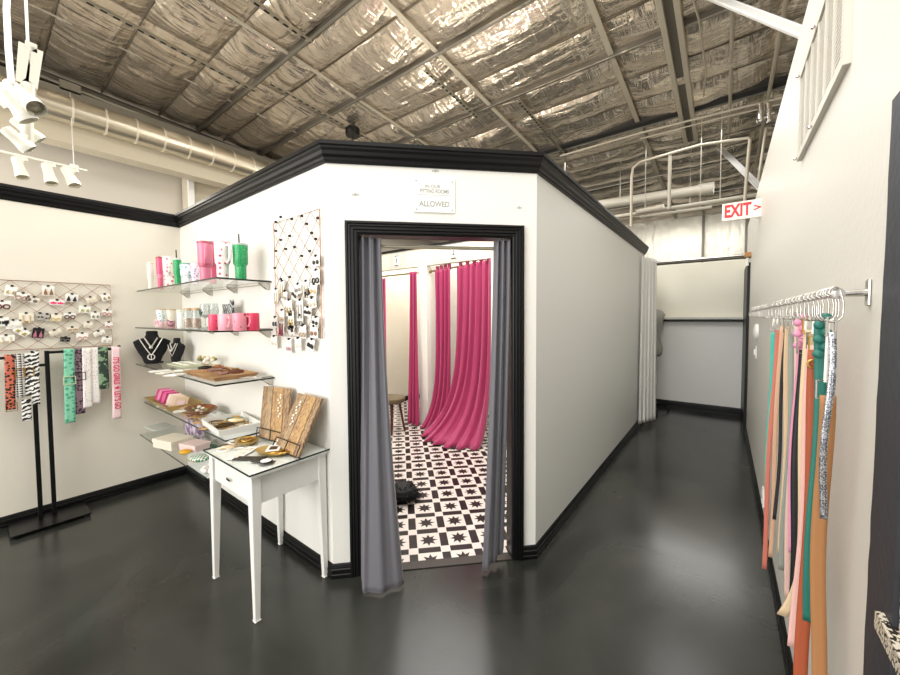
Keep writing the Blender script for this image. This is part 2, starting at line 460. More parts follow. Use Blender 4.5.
casing(uv(.1, 0, 0), uv(.1, 0, 2.078), Udir, 0, 1, 'side_casing')
casing(uv(1.155, 0, 0), uv(1.155, 0, 2.078), -Udir, 0, 1, 'side_casing')
casing(uv(.1, 0, 2.078), uv(1.155, 0, 2.078), V((0, 0, -1)), 1, 1, 'head_casing')
for a, b, z0, z1 in ((.165, .171, 0, 2.01), (1.084, 1.09, 0, 2.01), (.171, 1.084, 2.004, 2.01)):
    g = G(); chbox(a, b, z0, z1, 0, TH); g.obj('jamb', M_black, dr)

def lerpP(pts, t):
    L = [0]
    for i in range(1, len(pts)): L.append(L[-1]+(pts[i]-pts[i-1]).length)
    s = t*L[-1]
    for i in range(1, len(pts)):
        if s <= L[i]+1e-9:
            q = (s-L[i-1])/max(1e-9, L[i]-L[i-1]); return pts[i-1].lerp(pts[i], q)
    return pts[-1].copy()
def curtain(g, top, bot, folds, a0, a1, nrm, ease=lambda t: t, mid=None, nu=None, nv=40, ph=0., sharp=.75):
    top = [V(p) for p in top]; bot = [V(p) for p in bot]; nrm = V(nrm); nu = nu or folds*12
    def fn(s, t):
        a, b = lerpP(top, s), lerpP(bot, s); e = ease(t)
        P = a.lerp(b, e); P.z = a.z+(b.z-a.z)*t
        if mid: P += V(mid(s, t))
        w = math.sin(2*PI*folds*s+ph+.5*math.sin(5*s+2*t)); w = math.copysign(abs(w)**sharp, w)
        w += .25*math.sin(2*PI*folds*2.3*s+1+1.5*t)
        return P+nrm*(w*(a0+(a1-a0)*t))
    return g.grid(fn, nu, nv)
M_greyc = mat('grey_satin_fabric', '#646369', .5, bump=(300, .1), sheen=.2)
M_pinkc = mat('magenta_velvet', '#a62a5e', .6, bump=(200, .12), sheen=.3)
M_whc = mat('white_striped_fabric', '#efeeea', .7, bump=(150, .15))
q = thing('curtain_rod', 'brass coloured tension rod across the top of the black framed doorway', 'rod', uv(.63, .068, 1.952))
G().tube([uv(.171, .068, 1.952), uv(1.084, .068, 1.952)], .011, 12).obj('rod', mat('pale_brass', '#cfc8b2', .3, .7), q, smooth=1.)
for u in (.171, 1.074): G().tube([uv(u, .068, 1.952), uv(u+.01, .068, 1.952)], .02, 16).obj('end_cap', M_blackmetal, q, smooth=1.)
q = thing('doorway_curtain', 'grey curtain hanging at the left of the doorway, hem trailing on the floor', 'curtain', uv(.2, 0, 0), 'grey doorway curtains')
g = curtain(G(), [uv(.168, .022, 2.0), uv(.20, .03, 2.0), uv(.30, .03, 1.99)],
    [uv(.165, -.05, .014), uv(.19, -.172, .014), uv(.30, -.178, .014), uv(.41, -.13, .014)],
    3, .017, .007, Vdir, ease=lambda t: t**1.7, nv=60)
g.obj('curtain_panel', M_greyc, q, smooth=9, solid=.003)
q = thing('doorway_curtain', 'grey curtain pulled to the right side of the doorway, corner of hem pointing down', 'curtain', uv(1.0, 0, 0), 'grey doorway curtains')
g = curtain(G(), [uv(.982, .03, 1.99), uv(1.082, .025, 2.0)],
    [uv(.872, -.11, .014), uv(.95, -.05, .03), uv(1.04, .015, .06)],
    3, .016, .012, Vdir, ease=lambda t: t**1.4, nv=60, ph=1.)
g.obj('curtain_panel', M_greyc, q, smooth=9, solid=.003)

# plaque above the doorway
Mp = frame(uv(.612, -.008, 2.239), Udir, (0, 0, 1))
q = thing('sign', 'small white notice plaque screwed to the white wall above the doorway', 'sign', uv(.612, -.004, 2.239))
G(Mp).box((-.122, -.098, -.008), (.122, .098, .0)).obj('plaque', M_whiteM, q, bevel=.002)
M_ink = mat('faded_grey_ink', '#a3a29a', .6)
text('IN OUR', .026, Mp @ Matrix.Translation((-.01, .052, .0)), M_ink, 'lettering', q, .001)
text('FITTING ROOMS', .032, Mp @ Matrix.Translation((0, .024, .0)), M_ink, 'lettering', q, .001, xs=.72)
text('ALLOWED', .044, Mp @ Matrix.Translation((0, -.05, .0)), M_ink, 'lettering', q, .001, xs=.85)
G(Mp).box((-.1, .002, 0), (.1, .004, .001)).obj('ruled_line', M_ink, q)
for x in (-.106, .106):
    for y in (-.082, .082): G(Mp).lathe([(.005, 0), (.004, .002)], (x, y, 0), n=10).obj('screw', M_ink, q)
for (u, z, w) in ((.16, 2.23, .04), (.62, 2.385, .04), (1.13, 2.19, .03)):
    g = G(frame(uv(u, -.001, z), Udir, (0, 0, 1)))
    g.box((-w/2, -.006, -.002), (w/2, .004, 0)); g.box((-.004, -.01, -.002), (.004, .01, 0))
    g.obj('wall_patch', mat('plaster_patch', '#b9b8b2', .8), label='rough grey plaster patch on the white wall %s' % {.16: 'left of the plaque', .62: 'just above the plaque', 1.13: 'right of the plaque'}[u], cat='wall patch')

# ------------------------------------------------------------------ fitting room interior
YS = 3.81
hd = G().box((-4.62, YS, 2.238), (XR-TH, YS+.09, 2.485)); struct(hd, 'wall_stall_header', M_cream)
struct(G().box((-4.62, YS-.015, 2.485), (XR-TH, YS+.1, 2.52)), 'trim_3', M_black)
def rt_post(x0, x1, n): struct(G().box((x0, YS, 0), (x1, YS+.09, 2.238)).box((x0+.02, YS+.09, 0), (x1-.02, 5.0, 2.238)), n, M_white)
rt_post(-3.437, -3.288, 'wall_stall_divider_left'); rt_post(-2.262, -2.15, 'wall_stall_divider_right')
for x0, x1, n in ((-4.02, -3.68, 4), (-3.17, -2.58, 5)):
    struct(G().box((x0, YS-.004, 2.24), (x1, YS, 2.484)), 'trim_%d' % n, mat('light_grey_panel', '#cac8c0', .6))
for x, ch, w in ((-3.866, '3', 'above the far left stall'), (-2.818, '2', 'above the stall beside the bunched curtain')):
    q = thing('stall_number_sign', 'small white number %s plaque %s' % (ch, w), 'sign', (x, YS-.005, 2.358), 'stall numbers')
    Mq = frame(V((x, YS-.008, 2.358)), (1, 0, 0), (0, 0, 1))
    G(Mq).box((-.045, -.065, -.004), (.045, .065, .004)).obj('plaque', M_card, q)
    text(ch, .085, Mq @ Matrix.Translation((0, 0, .005)), M_blk, 'numeral', q, .001)
    for zz in (-.07, .062): G(Mq).box((-.035, zz, 0), (.035, zz+.01, .006)).obj('bar', M_blk, q)
for xa, xb, lab in ((-4.61, -3.44, 'brass rod across the far left fitting stall'), (-3.28, -2.27, 'brass rod across the nearer fitting stall')):
    q = thing('stall_curtain_rod', lab, 'rod', (xa, YS+.05, 2.16), 'stall rods')
    G().tube([(xa, YS+.05, 2.16), (xb, YS+.05, 2.16 if xb < -3 else 2.21)], .012, 10).obj('rod', mat('antique_brass', '#8d7c55', .35, .8), q, smooth=1.)
    for xx in (xa+.02, xb-.02): G().ball((xx, YS+.05, 2.16 if xx < -2.5 else 2.21), .026).obj('finial', mat('antique_brass'), q, smooth=9)
def pinkcurtain(lab, top, bot, folds, a0, a1, ease, mid=None, tabs=0):
    q = thing('stall_curtain', lab, 'curtain', (top[0][0], YS, 0), 'magenta stall curtains')
    curtain(G(), top, bot, folds, a0, a1, (0, 1, 0), ease, mid, nv=50).obj('curtain_panel', M_pinkc, q, smooth=9, solid=.004)
    for i in range(tabs):
        p = V(top[0]).lerp(V(top[-1]), (i+.5)/tabs)
        G().box((p.x-.022, YS+.035, p.z-.02), (p.x+.022, YS+.065, p.z+.06)).obj('tab', M_pinkc, q, bevel=.005)
pinkcurtain('magenta curtain edge at the left of the far stall beside the stool', [(-4.4, YS+.05, 2.13), (-4.16, YS+.05, 2.13)], [(-4.4, YS-.05, .02), (-4.08, YS-.05, .02)], 3, .02, .03, lambda t: t)
pinkcurtain('narrow magenta curtain against the white post of the far stall', [(-3.62, YS-.0, 2.17), (-3.45, YS-.02, 2.17)], [(-3.60, YS-.1, .02), (-3.34, YS-.14, .02)], 3, .02, .035, lambda t: t**2)
pinkcurtain('magenta curtain bunched at the left of the nearer stall, foot spreading out',
    [(-3.17, YS+.03, 2.16), (-2.90, YS+.03, 2.18)], [(-3.32, YS-.12, .02), (-3.15, YS-.22, .02), (-2.88, YS-.16, .02)], 4, .025, .04, lambda t: t**7, tabs=4)
pinkcurtain('wide magenta curtain puddled on the patterned floor at the right of the stall',
    [(-2.80, YS+.03, 2.18), (-2.27, YS+.03, 2.23)], [(-3.12, YS-.30, .02), (-2.85, YS-.50, .02), (-2.50, YS-.52, .02), (-2.20, YS-.36, .02)], 6, .025, .045, lambda t: .25*t**2+.75*t**7,
    mid=lambda s, t: (0, 0, 0) if t < .96 else (0, -.03*(t-.96)/.04, 0), tabs=5)
q = thing('stool', 'olive brown round stool with wooden legs inside the far stall area', 'stool', (-3.5, 3.32, 0))
G().lathe([(.10, .40), (.165, .405), (.185, .43), (.18, .465), (.14, .48), (.02, .485)], (-3.5, 3.32, 0), n=28).obj('seat', mat('olive_leather', '#63583f', .4), q, smooth=1.)
for i in range(4):
    t = PI/4+i*PI/2; a = V((-3.5+.1*math.cos(t), 3.32+.1*math.sin(t), .41)); b = V((-3.5+.17*math.cos(t), 3.32+.17*math.sin(t), .005))
    G().tube([a, b], [.018, .013], 8).obj('leg', mat('dark_red_wood', '#4b221c', .4), q, smooth=1.)
q = thing('ottoman', 'dusty pink fabric ottoman just behind the left grey curtain', 'ottoman', (-2.8, 2.35, 0))
Ro = Matrix.Rotation(PI/4, 3, 'Z')
G().box((-3.05, 2.15, .04), (-2.68, 2.52, .40), Ro).obj('body', mat('dusty_pink_fabric', '#b5716c', .8, bump=(200, .2)), q, bevel=.02)
G().box((-3.0, 2.2, .005), (-2.73, 2.47, .04), Ro).obj('base', M_brown, q)
g = G(); c = V((-2.12, 2.13, 0))
g.ball((c.x, c.y, .07), .12, 1, 1, .58)
for i in range(900):
    t = random.uniform(0, 2*PI); e = random.uniform(.02, 1.25)
    d = V((math.cos(t)*math.cos(e), math.sin(t)*math.cos(e), math.sin(e)*.6+.04)); p = c+V((d.x*.10, d.y*.10, .02+d.z*.13)); L = random.uniform(.04, .09)
    s_ = d.orthogonal().normalized()*.006; g.add([p+s_, p-s_, p+d*L], [(0, 1, 2)])
g.obj('fur_cushion', M_blk, label='black shaggy fur cushion lying on the patterned floor inside the doorway', cat='cushion')

# ------------------------------------------------------------------ roof: foil blanket, purlins, straps
seams = [-4, -3, -2.1, -1.2, -.5, .05, .65, 1.25, 1.93, 2.45, 2.87, 3.47, 4.2, 4.7, 5.3, 5.85, 6.5, 7.1, 7.6, 8.1, 8.6, 9.1, 9.6, 10.2, 10.8, 11.4, 12.05]
strx = [-7.36, -5.2, -4.3, -2.8, -1.13, .42, 1.8, 3.05]
def cell(v, L):
    for i in range(len(L)-1):
        if v <= L[i+1]: return (v-L[i])/(L[i+1]-L[i]), i
    return 1., len(L)-2
rs = random.Random(3); hsh = {}
def amp(i, j): return hsh.setdefault((i, j), rs.uniform(.5, 1.2))
from mathutils import noise
def rf(i, j, a, b):
    x = strx[i]+(strx[i+1]-strx[i])*a; y = seams[j]+(seams[j+1]-seams[j])*b
    sag = (1-abs(2*a-1)**4)*(1-abs(2*b-1)**2.6)*.085*amp(i, j)
    e = (1-abs(2*a-1)**8)*(1-abs(2*b-1)**8)
    sag += e*(.022*noise.noise(V((x*2.3+y, y*3.1, i)))+.014*noise.noise(V((x*7, y*5+x*4, j))))
    return V((x, y, roofz(y)+.02-sag))
g = G()
for i in range(len(strx)-1):
    for j in range(len(seams)-1):
        nx = 26 if i < 5 else 16; g.grid(lambda a, b: rf(i, j, a, b), nx, 12)
struct(g, 'ceiling', M_foil, smooth=9)
g = G()
for y in seams[1:-1]: g.box((-7.36, y-.006, roofz(y)+.004), (3.05, y+.006, roofz(y)+.02))
struct(g, 'trim_6', mat('foil_tape', '#6e675a', .5, .5))
struct(G().prism([(-7.6, -4), (3.1, -4), (3.1, 12.2), (-7.6, 12.2)], 5.16, 5.2), 'ceiling_roof_deck', M_dull)

def beam(name, lab, cat, p, q, w, h, m, group=None):
    g = G().bar(p, q, w, h); return g.obj(name, m, label=lab, cat=cat, group=group)
M_purl = mat('aged_galvanised', '#8b8577', .4, .8)
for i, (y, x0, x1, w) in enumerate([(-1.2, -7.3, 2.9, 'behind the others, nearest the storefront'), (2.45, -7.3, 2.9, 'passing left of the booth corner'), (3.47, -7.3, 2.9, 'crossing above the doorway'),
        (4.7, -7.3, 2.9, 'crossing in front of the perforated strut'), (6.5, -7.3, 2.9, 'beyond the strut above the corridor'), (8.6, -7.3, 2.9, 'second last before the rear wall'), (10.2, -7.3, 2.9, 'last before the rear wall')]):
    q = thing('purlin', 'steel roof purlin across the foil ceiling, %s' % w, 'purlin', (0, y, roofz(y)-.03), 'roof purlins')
    G().box((x0, y-(.16 if y == 6.5 else .02), roofz(y)-.05), (x1, y+.02, roofz(y)+.03)).obj('web', M_dull if y != 6.5 else mat('roof_gap_shade', '#1d1b18', .7), q)  # widened near-black web stands in for the shaded gap in the roof
    G().box((x0, y-.028, roofz(y)-.062), (x1, y+.0, roofz(y)-.05)).obj('flange', M_galv, q)
for x, w, d in ((-5.9, .02, 'left of the slotted channel'), (-4.3, .05, 'over the left of the booth'), (-2.8, .055, 'over the doorway'), (-1.13, .06, 'over the shaded booth wall')):
    g = G()
    for a in range(-4, 12): g.bar((x, a, roofz(a)-.022), (x, a+1, roofz(a+1)-.022), w, .012)
    g.obj('ceiling_strap', M_tansteel, label='flat tan strap holding the foil insulation, running %s' % d, cat='strap', group='insulation straps')
for x, ya, yb, d in ((-5.2, -3.5, 2.45, 'furthest left above the duct'), (-3.8, -3.5, 2.42, 'left of the booth corner'), (-4.87, 2.5, 5.2, 'over the black pendant'), (-3.02, 3.5, 4.7, 'over the plaque'), (-2.34, 4.72, 6.5, 'ending in a silver dome')):
    G().bar((x, ya, roofz(ya)-.115), (x, yb, roofz(yb)-.115), .042, .03).obj('slotted_channel', slot_mat('slotted_channel_%d' % int(-x*100), '#9a9484', .10 if x < -3.5 else .08, .55, .015, x), label='perforated steel channel under the foil ceiling, %s' % d, cat='channel', group='perforated channels')
# paired beige channel over the corridor
q = thing('roof_channel', 'pair of beige steel channels running along the ceiling above the corridor', 'beam', (-.48, 3, roofz(3)-.08))
for x in (-.565, -.425):
    g = G(); g.bar((x, -3.5, roofz(-3.5)-.08), (x, 7.35, roofz(7.35)-.08), .055, .08); g.obj('channel', M_tansteel, q, bevel=.006)
G().bar((-.495, -3.5, roofz(-3.5)-.06), (-.495, 7.35, roofz(7.35)-.06), .09, .03).obj('web', M_dull, q)
# electrical conduits along the roof slope
def conduit(lab, pts, r, m=M_tansteel, name='conduit', grp='ceiling conduits'):
    return G().tube(pts, r, 8).obj(name, m, label=lab, cat='pipe', group=grp, smooth=1.)
conduit('straight conduit along the ceiling right of the beige channels', [(.01, 2.5, roofz(2.5)-.06), (.01, 7.4, roofz(7.4)-.06)], .02)
conduit('straight conduit along the ceiling nearest the right wall', [(.42, 3.2, roofz(3.2)-.08), (.42, 9.5, roofz(9.5)-.08)], .022)
conduit('thin loose cable drooping between channels and conduit', [at(1, 3.9, 690, -12), at(1, 4.4, 699, 20), at(1, 5.4, 706, 70), at(1, 6.4, 703, 105)], .009)
conduit('long conduit crossing the ceiling at the dark purlin gap', [at(1, 6.35, 560, 156), at(1, 6.35, 640, 133), at(1, 6.35, 740, 108), at(1, 6.35, 782, 98)], .016, M_tansteel)
conduit('thin conduit just below the one crossing the ceiling', [at(1, 6.3, 640, 139), at(1, 6.3, 720, 118), at(1, 6.3, 782, 104)], .010, M_tansteel)
P = [at(1, 6.4, 631, 226), at(1, 6.4, 631.5, 178), at(1, 6.4, 633, 168), at(1, 6.4, 640, 162), at(1, 6.4, 700, 145), at(1, 6.4, 748, 138), at(1, 6.4, 750, 140), at(1, 6.4, 748, 160), at(1, 6.4, 744, 210)]
conduit('conduit bent down at both ends above the corridor', P, .020, M_tansteel)
conduit('short vertical pipe hanging to the lower white pipes', [at(1, 6.42, 670, 154), at(1, 6.42, 669, 209)], .024, M_wtube)
conduit('slanting conduit behind the exit sign going up', [at(1, 6.9, 766, 128), at(1, 6.9, 757, 190)], .018, M_tansteel)
q = thing('water_pipe', 'thick white pipe with end cap high in front of the rear wall', 'pipe', at(1, 7.4, 650, 205), 'white pipes')
G().tube([at(1, 7.4, 560, 211), at(1, 7.4, 700, 190)], .085, 16).obj('pipe', M_wtube, q, smooth=1.)
for hx in (620, 690):
    h_ = at(1, 7.4, hx, 205); G().tube([V((h_.x, 7.4, h_.z)), V((h_.x, 7.4, roofz(7.4)))], .006, 6).obj('hanger', M_galv, q)
G().tube([at(1, 7.4, 698, 190.4), at(1, 7.4, 714, 188)], .1, 16).obj('cap', M_wtube, q, smooth=1.)
G().tube([at(1, 6.6, 600, 219), at(1, 6.6, 775, 192)], .028, 12).tube([at(1, 6.6, 720, 201), V((*at(1, 6.6, 720, 201)[:2], roofz(6.6)))], .006, 6).obj('water_pipe', M_wtube, label='long thin white pipe crossing the corridor just above the exit sign', cat='pipe', group='white pipes', smooth=1.)
q = thing('water_pipe', 'short stub of white pipe with coupling beside the booth crown', 'pipe', at(1, 6.5, 650, 209), 'white pipes')
G().tube([at(1, 6.5, 636, 212), at(1, 6.5, 663, 207)], .035, 12).obj('pipe', M_wtube, q, smooth=1.)
h_ = at(1, 6.5, 645, 210); G().tube([h_, V((h_.x, 6.5, roofz(6.5)))], .006, 6).obj('hanger', M_galv, q)
G().tube([at(1, 6.5, 656, 208.4), at(1, 6.5, 664, 207)], .045, 12).obj('coupling', M_wtube, q, smooth=1.)
G().tube([at(1, 6.7, 640, 217), at(1, 6.7, 712, 207)], .02, 10).tube([at(1, 6.7, 700, 209), V((*at(1, 6.7, 700, 209)[:2], roofz(6.7)))], .005, 6).obj('water_pipe', M_wtube, label='thin grey white pipe tucked below the others', cat='pipe', group='white pipes', smooth=1.)
# white diagonal braces
for p, r_, lab in ((at(1, 3.0, 806, 33), V((-.29, 4.28, roofz(4.28)-.02)), 'white diagonal brace from the foil ceiling to the near right wall'), (at(1, 6.0, 764, 191), V((-.12, 7.9, roofz(7.9)-.05)), 'smaller white diagonal brace above the exit sign')):
    q = thing('diagonal_brace', lab, 'brace', p, 'white braces')
    d = (r_-p).normalized(); sd = d.cross(V((0, 0, 1))).normalized(); e = p-d*.3
    G().bar(e, r_, .09, .012).obj('flange', mat('brace_paint', '#c4c3bf', .5), q)
    G().bar(e+sd*.04+V((0, 0, -.03)), r_+sd*.04+V((0, 0, -.03)), .012, .06).obj('web', mat('brace_paint'), q)
# junction pieces
q = thing('junction_fitting', 'silver dome fitting with thin hanging rod at the perforated channel end', 'fitting', (-2.34, 6.55, 4.45))
G().lathe([(.09, 0), (.085, .05), (.05, .09), (.02, .1)], (-2.34, 6.55, 4.40), (0, 0, 1)).obj('dome', M_chrome, q, smooth=1.)
G().tube([(-2.34, 6.55, 4.40), (-2.34, 6.55, 3.6)], .008, 6).obj('rod', M_galv, q)
q = thing('junction_fitting', 'cluster of silver conduit fittings near the top of the right wall', 'fitting', at(1, 6.3, 765, 112))
G().box(at(1, 6.3, 758, 112), at(1, 6.4, 768, 104)).obj('box', M_chrome, q, bevel=.01)
for px in (760, 768): G().tube([at(1, 6.3, px, 104), at(1, 6.3, px+2, 122)], .035, 10).obj('connector', M_chrome, q, smooth=1.)
G().tube([at(1, 6.3, 757, 122), at(1, 6.3, 774, 113)], .03, 10).obj('connector', M_chrome, q, smooth=1.)
# rear wall bits
for px, w, m, lab in ((703, .05, M_dull, 'thin vertical seam batten on the rear foil wall'), (749, .16, M_dull, 'dark steel column at the right end of the rear foil wall')):
    a = at(1, 11.9, px, 240); G().box((a.x-w/2, 11.85, 0), (a.x+w/2, 12.0, 4.2)).obj('wall_batten' if w < .1 else 'steel_column', m, label=lab, cat='column' if w > .1 else 'batten')
# left side: trim beam, duct, soffit, column
conduit('dark steel rail at the left edge of the foil ceiling', [(-7.28, -3.5, roofz(-3.5)-.1), (-7.28, 12, roofz(12)-.1)], .07, M_dull, 'edge_rail', None)
conduit('second thin steel rail along the left ceiling edge', [(-7.15, -3.5, roofz(-3.5)-.18), (-7.15, 12, roofz(12)-.18)], .03, M_galv, 'edge_rail', None)
struct(G().box((-7.35, -4, 4.28), (-7.1, 12, 4.62)), 'wall_upper_ledge', mat('greige_steel', '#8d877a', .6))
q = thing('air_duct', 'long round spiral silver air duct running below the left ceiling edge', 'duct', (-6.4, 0, 4.05))
G().tube([(-6.4, -3.9, 4.06), (-6.4, 12, 4.06)], .155, 32).obj('pipe', mat('duct_steel', '#cdc5b2', .3, .85), q, smooth=1.)
for i in range(34):
    y = -1.6+i*.30
    if y < 7: G().tube([(-6.4, y, 4.06), (-6.4, y+.02, 4.06)], .163, 32).obj('seam_ring', mat('duct_seam', '#ded5c2', .4, .4), q, smooth=1.)
q = G().box((-6.8, -4, 3.72), (-6.55, 12, 3.98)).obj('beam', mat('beige_beam', '#c3b9a4', .5), label='long beige beam directly below the round silver duct', cat='beam')
q = G().box((-7.3, -4, 3.95), (-7.2, 12, 4.05)).obj('cable_tray', M_dull, label='dark rail on the exterior wall behind the beige beam', cat='rail')
a = at(0, -7.2, 186, 200)
q = thing('steel_column', 'beige steel column with white edge behind the left booth corner', 'column', (a.x, a.y, 0))
G().box((-7.3, a.y-.02, 0), (-7.05, a.y+.5, 3.95)).obj('flange', mat('beige_beam'), q)
G().box((-7.05, a.y-.02, 0), (-7.0, a.y+.06, 3.95)).obj('edge', M_whiteM, q)
# pendant
q = thing('pendant_lamp', 'black pendant canopy on the ceiling above the booth with a thin cord', 'lamp', (-4.87, 3.83, 4.5))
G().lathe([(.0, 0), (.11, 0), (.115, .02), (.115, .11), (.10, .125), (.04, .13)], (-4.87, 3.83, 4.48)).obj('canopy', M_blackmetal, q, smooth=.6)
G().tube([(-4.87, 3.83, 4.48), (-4.87, 3.83, 2.9)], .006, 6).obj('cord', M_blk, q)
G().lathe([(.03, .2), (.16, .0), (.155, .0), (.03, .19)], (-4.87, 3.83, 2.72)).obj('shade', M_blackmetal, q, smooth=1.)
def pt(name, loc, e, r=.08, col=(1, .93, .82)):
    l = bpy.data.lights.new(name, 'POINT'); l.energy = e; l.shadow_soft_size = r; l.color = col
    o = bpy.data.objects.new(name, l); C.objects.link(o); o.location = loc; return o
pt('far_stall_fill', (-4.05, 4.35, 2.75), 26)  # added fill inside the far left stall, away from the pendant
pt('near_stall_fill', (-2.8, 4.5, 2.9), 16)  # added fill for the nearer stall, no fixture hangs here
pt('fitting_room_fill', (-2.3, 3.0, 3.3), 60, .2)  # added unseen light that brightens the whole fitting room interior

# ------------------------------------------------------------------ right wall things
q = thing('exit_sign', 'red lettered exit sign projecting from the right wall over the corridor', 'sign', (.1, 4.5, 2.53))
G().box((-.035, 4.49, 2.455), (.275, 4.525, 2.62)).obj('panel', mat('sign_face', '#e9e3cf', .4, emit='#fff3d8', es=.25), q, bevel=.004)
G().box((XW-.03, 4.525, 2.45), (XW, 4.56, 2.60)).obj('bracket', M_whiteM, q)
Me = frame(V((.105, 4.488, 2.537)), (1, 0, 0), (0, 0, 1))
M_red = mat('exit_red', '#d6202f', .5, emit='#e0202f', es=.35)
text('EXIT', .165, Me @ Matrix.Translation((-.022, -.002, 0)), M_red, 'lettering', q, .002, xs=.60, bold=.035)
text('>', .10, Me @ Matrix.Translation((.125, .0, 0)), M_red, 'arrow', q, .002)
q = thing('vent_grille', 'large off white return air grille high on the right wall', 'vent', (XW, 1.87, 2.4))
G().box((XW-.004, 1.50, 2.25), (XW, 2.23, 2.58)).obj('backing', mat('grille_recess', '#5d584e', .7), q)
g = G()
for a, b in (((1.48, 2.23), (2.25, 2.255)), ((1.48, 2.575), (2.25, 2.60)), ((1.48, 2.255), (1.505, 2.575)), ((2.225, 2.255), (2.25, 2.575))): g.box((XW-.016, a[0], a[1]), (XW, b[0], b[1]))
g.obj('frame', mat('grille_paint', '#c9c4b8', .5), q)
for i in range(6):
    y0 = 1.505+i*.12; g = G()
    for k in range(22): g.box((XW-.010, y0+.008, 2.258+k*.0144), (XW-.004, y0+.104, 2.266+k*.0144))
    g.obj('louvres', mat('grille_paint'), q)
    if i: G().box((XW-.014, y0-.012, 2.255), (XW-.004, y0+.004, 2.575)).obj('mullion', mat('grille_paint'), q)
for y, z in ((2.235, 2.59), (1.9, 2.59), (2.235, 2.24), (1.9, 2.24)): G().ball((XW-.023, y, z), .007).obj('screw', M_chrome, q)
a = at(0, XW, 758, 332)
q = thing('thermostat', 'round white thermostat on the right wall near its far end', 'thermostat', a)
G().lathe([(.075, 0), (.075, .02), (.06, .028), (.0, .028)], a, (-1, 0, 0)).obj('dial', M_whiteM, q, smooth=.6)
G().lathe([(.05, .027), (.03, .034), (.0, .034)], a, (-1, 0, 0)).obj('cap', M_card, q, smooth=.6)
a = at(0, XW, 756.5, 352)
q = thing('light_switch', 'narrow white switch plate below the round thermostat', 'switch', a)
G().box((XW-.008, a.y-.035, a.z-.06), (XW, a.y+.035, a.z+.06)).obj('plate', M_whiteM, q, bevel=.002)
G().box((XW-.02, a.y-.012, a.z-.025), (XW-.008, a.y+.012, a.z+.025)).obj('toggle', M_whiteM, q)
a = at(0, XW, 764, 497)
q = thing('outlet', 'white electrical outlet low on the right wall behind the teal belt', 'outlet', a)
G().box((XW-.01, a.y-.04, a.z-.065), (XW, a.y+.04, a.z+.065)).obj('plate', M_whiteM, q, bevel=.002)
for dz in (-.028, .028): G().box((XW-.013, a.y-.018, a.z+dz-.016), (XW-.01, a.y+.018, a.z+dz+.016)).obj('socket', M_card, q)

bpy.data.objects['vent_grille'].location.y -= .045; bpy.data.objects['vent_grille'].location.z -= .03
# belt rail with hooks
XB, ZB = .205, 1.578
q = thing('belt_rail', 'brushed nickel wall rail carrying the row of hanging belts', 'rail', (XB, 2.4, ZB))
G().tube([(XB, 1.17, ZB), (XB, 4.3, ZB-.012)], .0075, 12).obj('rod', M_chrome, q, smooth=1.)
for y in (1.2, 4.2):
    G().tube([(XB, y, ZB), (XW, y, ZB)], [.007, .0085], 12).obj('arm', M_chrome, q, smooth=1.)
    G().box((XW-.006, y-.012, ZB-.03), (XW, y+.012, ZB+.03)).obj('flange', M_chrome, q, bevel=.003)
    G().tube([(XB, y-.012, ZB), (XB, y+.012, ZB)], .0125, 14).obj('collar', M_chrome, q, smooth=1.)
def shook(y, lab):
    g = G(); p = []
    for i in range(13):
        t = PI*(1.1-1.45*i/12); p.append((XB-.012+.012*math.cos(t)+.008, y, ZB+.006+.012*math.sin(t)))
    lo = []
    for i in range(15):
        t = PI*(1.0+1.05*i/14); lo.append((XB-.004+.026*math.cos(t), y+.004*i/14, ZB-.045+.026*math.sin(t)))
    g.tube([(XB-.010, y, ZB-.006)]+[(XB-.008+.0095*math.cos(PI*(1-i/8)), y, ZB+.0+.0135*math.sin(PI*(1-i/8))) for i in range(9)]+[(XB+.006, y, ZB-.02)]+[(XB+.018*math.cos(-PI*i/10)-.012, y, ZB-.045+.02*math.sin(-PI*i/10)) for i in range(11)]+[(XB-.030, y, ZB-.028)], .0020 if y < 2.6 else .0015, 8)
    return g.obj('s_hook', M_chrome, smooth=1., label=lab, cat='hook', group='hooks on the belt rail')
BELTS = [  # top pixel, bottom pixel, colour, width, kind, label
    (773, 332, 766, 523, '#3fb3a0', .034, 'plain', 'bright teal belt, farthest of the hanging belts'),
    (777, 330, 763, 568, '#c4705f', .034, 'plain', 'salmon belt showing below the end of the bright teal one'),
    (781, 326, 770, 558, '#c9a184', .03, 'loop', 'tan belt with dark edges beside the salmon one'),
    (786, 330, 775, 520, '#1d1b1a', .022, 'loop', 'thin black belt between two tan ones'),
    (789, 326, 781, 553, '#cdb08e', .03, 'plain', 'sandy belt next to the thin black one'),
    (793, 334, 782, 570, '#8c9188', .03, 'plain', 'grey green narrow belt with silver clasp'),
    (797, 320, 787, 600, '#d9b5ab', .03, 'loop', 'pale blush belt folded in a narrow loop'),
    (800, 315, 790, 552, '#d98fae', .034, 'knot', 'candy pink belt knotted at the top'),
    (805, 350, 793, 603, '#0b0b0c', .046, 'buckle', 'wide black belt with a white edged buckle'),
    (809, 330, 797, 622, '#d8c09c', .036, 'buckle', 'cream belt whose tip curls out toward the corridor'),
    (813, 345, 794, 650, '#e4b6ae', .03, 'plain', 'light pink belt left of the rust one'),
    (818, 350, 801, 700, '#a5502f', .045, 'chain', 'rust leather belt with gold ring buckle'),
    (822, 325, 808, 620, '#1f6e62', .036, 'braid', 'dark green belt braided at the top'),
    (831, 332, 822, 520, '#a4a6ac', .02, 'glitter', 'silver sequined belt, nearest of the hanging belts'),
    (827, 395, 817, 715, '#a87548', .044, 'buckle', 'wide caramel brown belt behind the silver sequined one'),
]
M_glit = two('silver_sequins', '#d8dadf', '#6e7078', voro(330, .5), .3, .8)
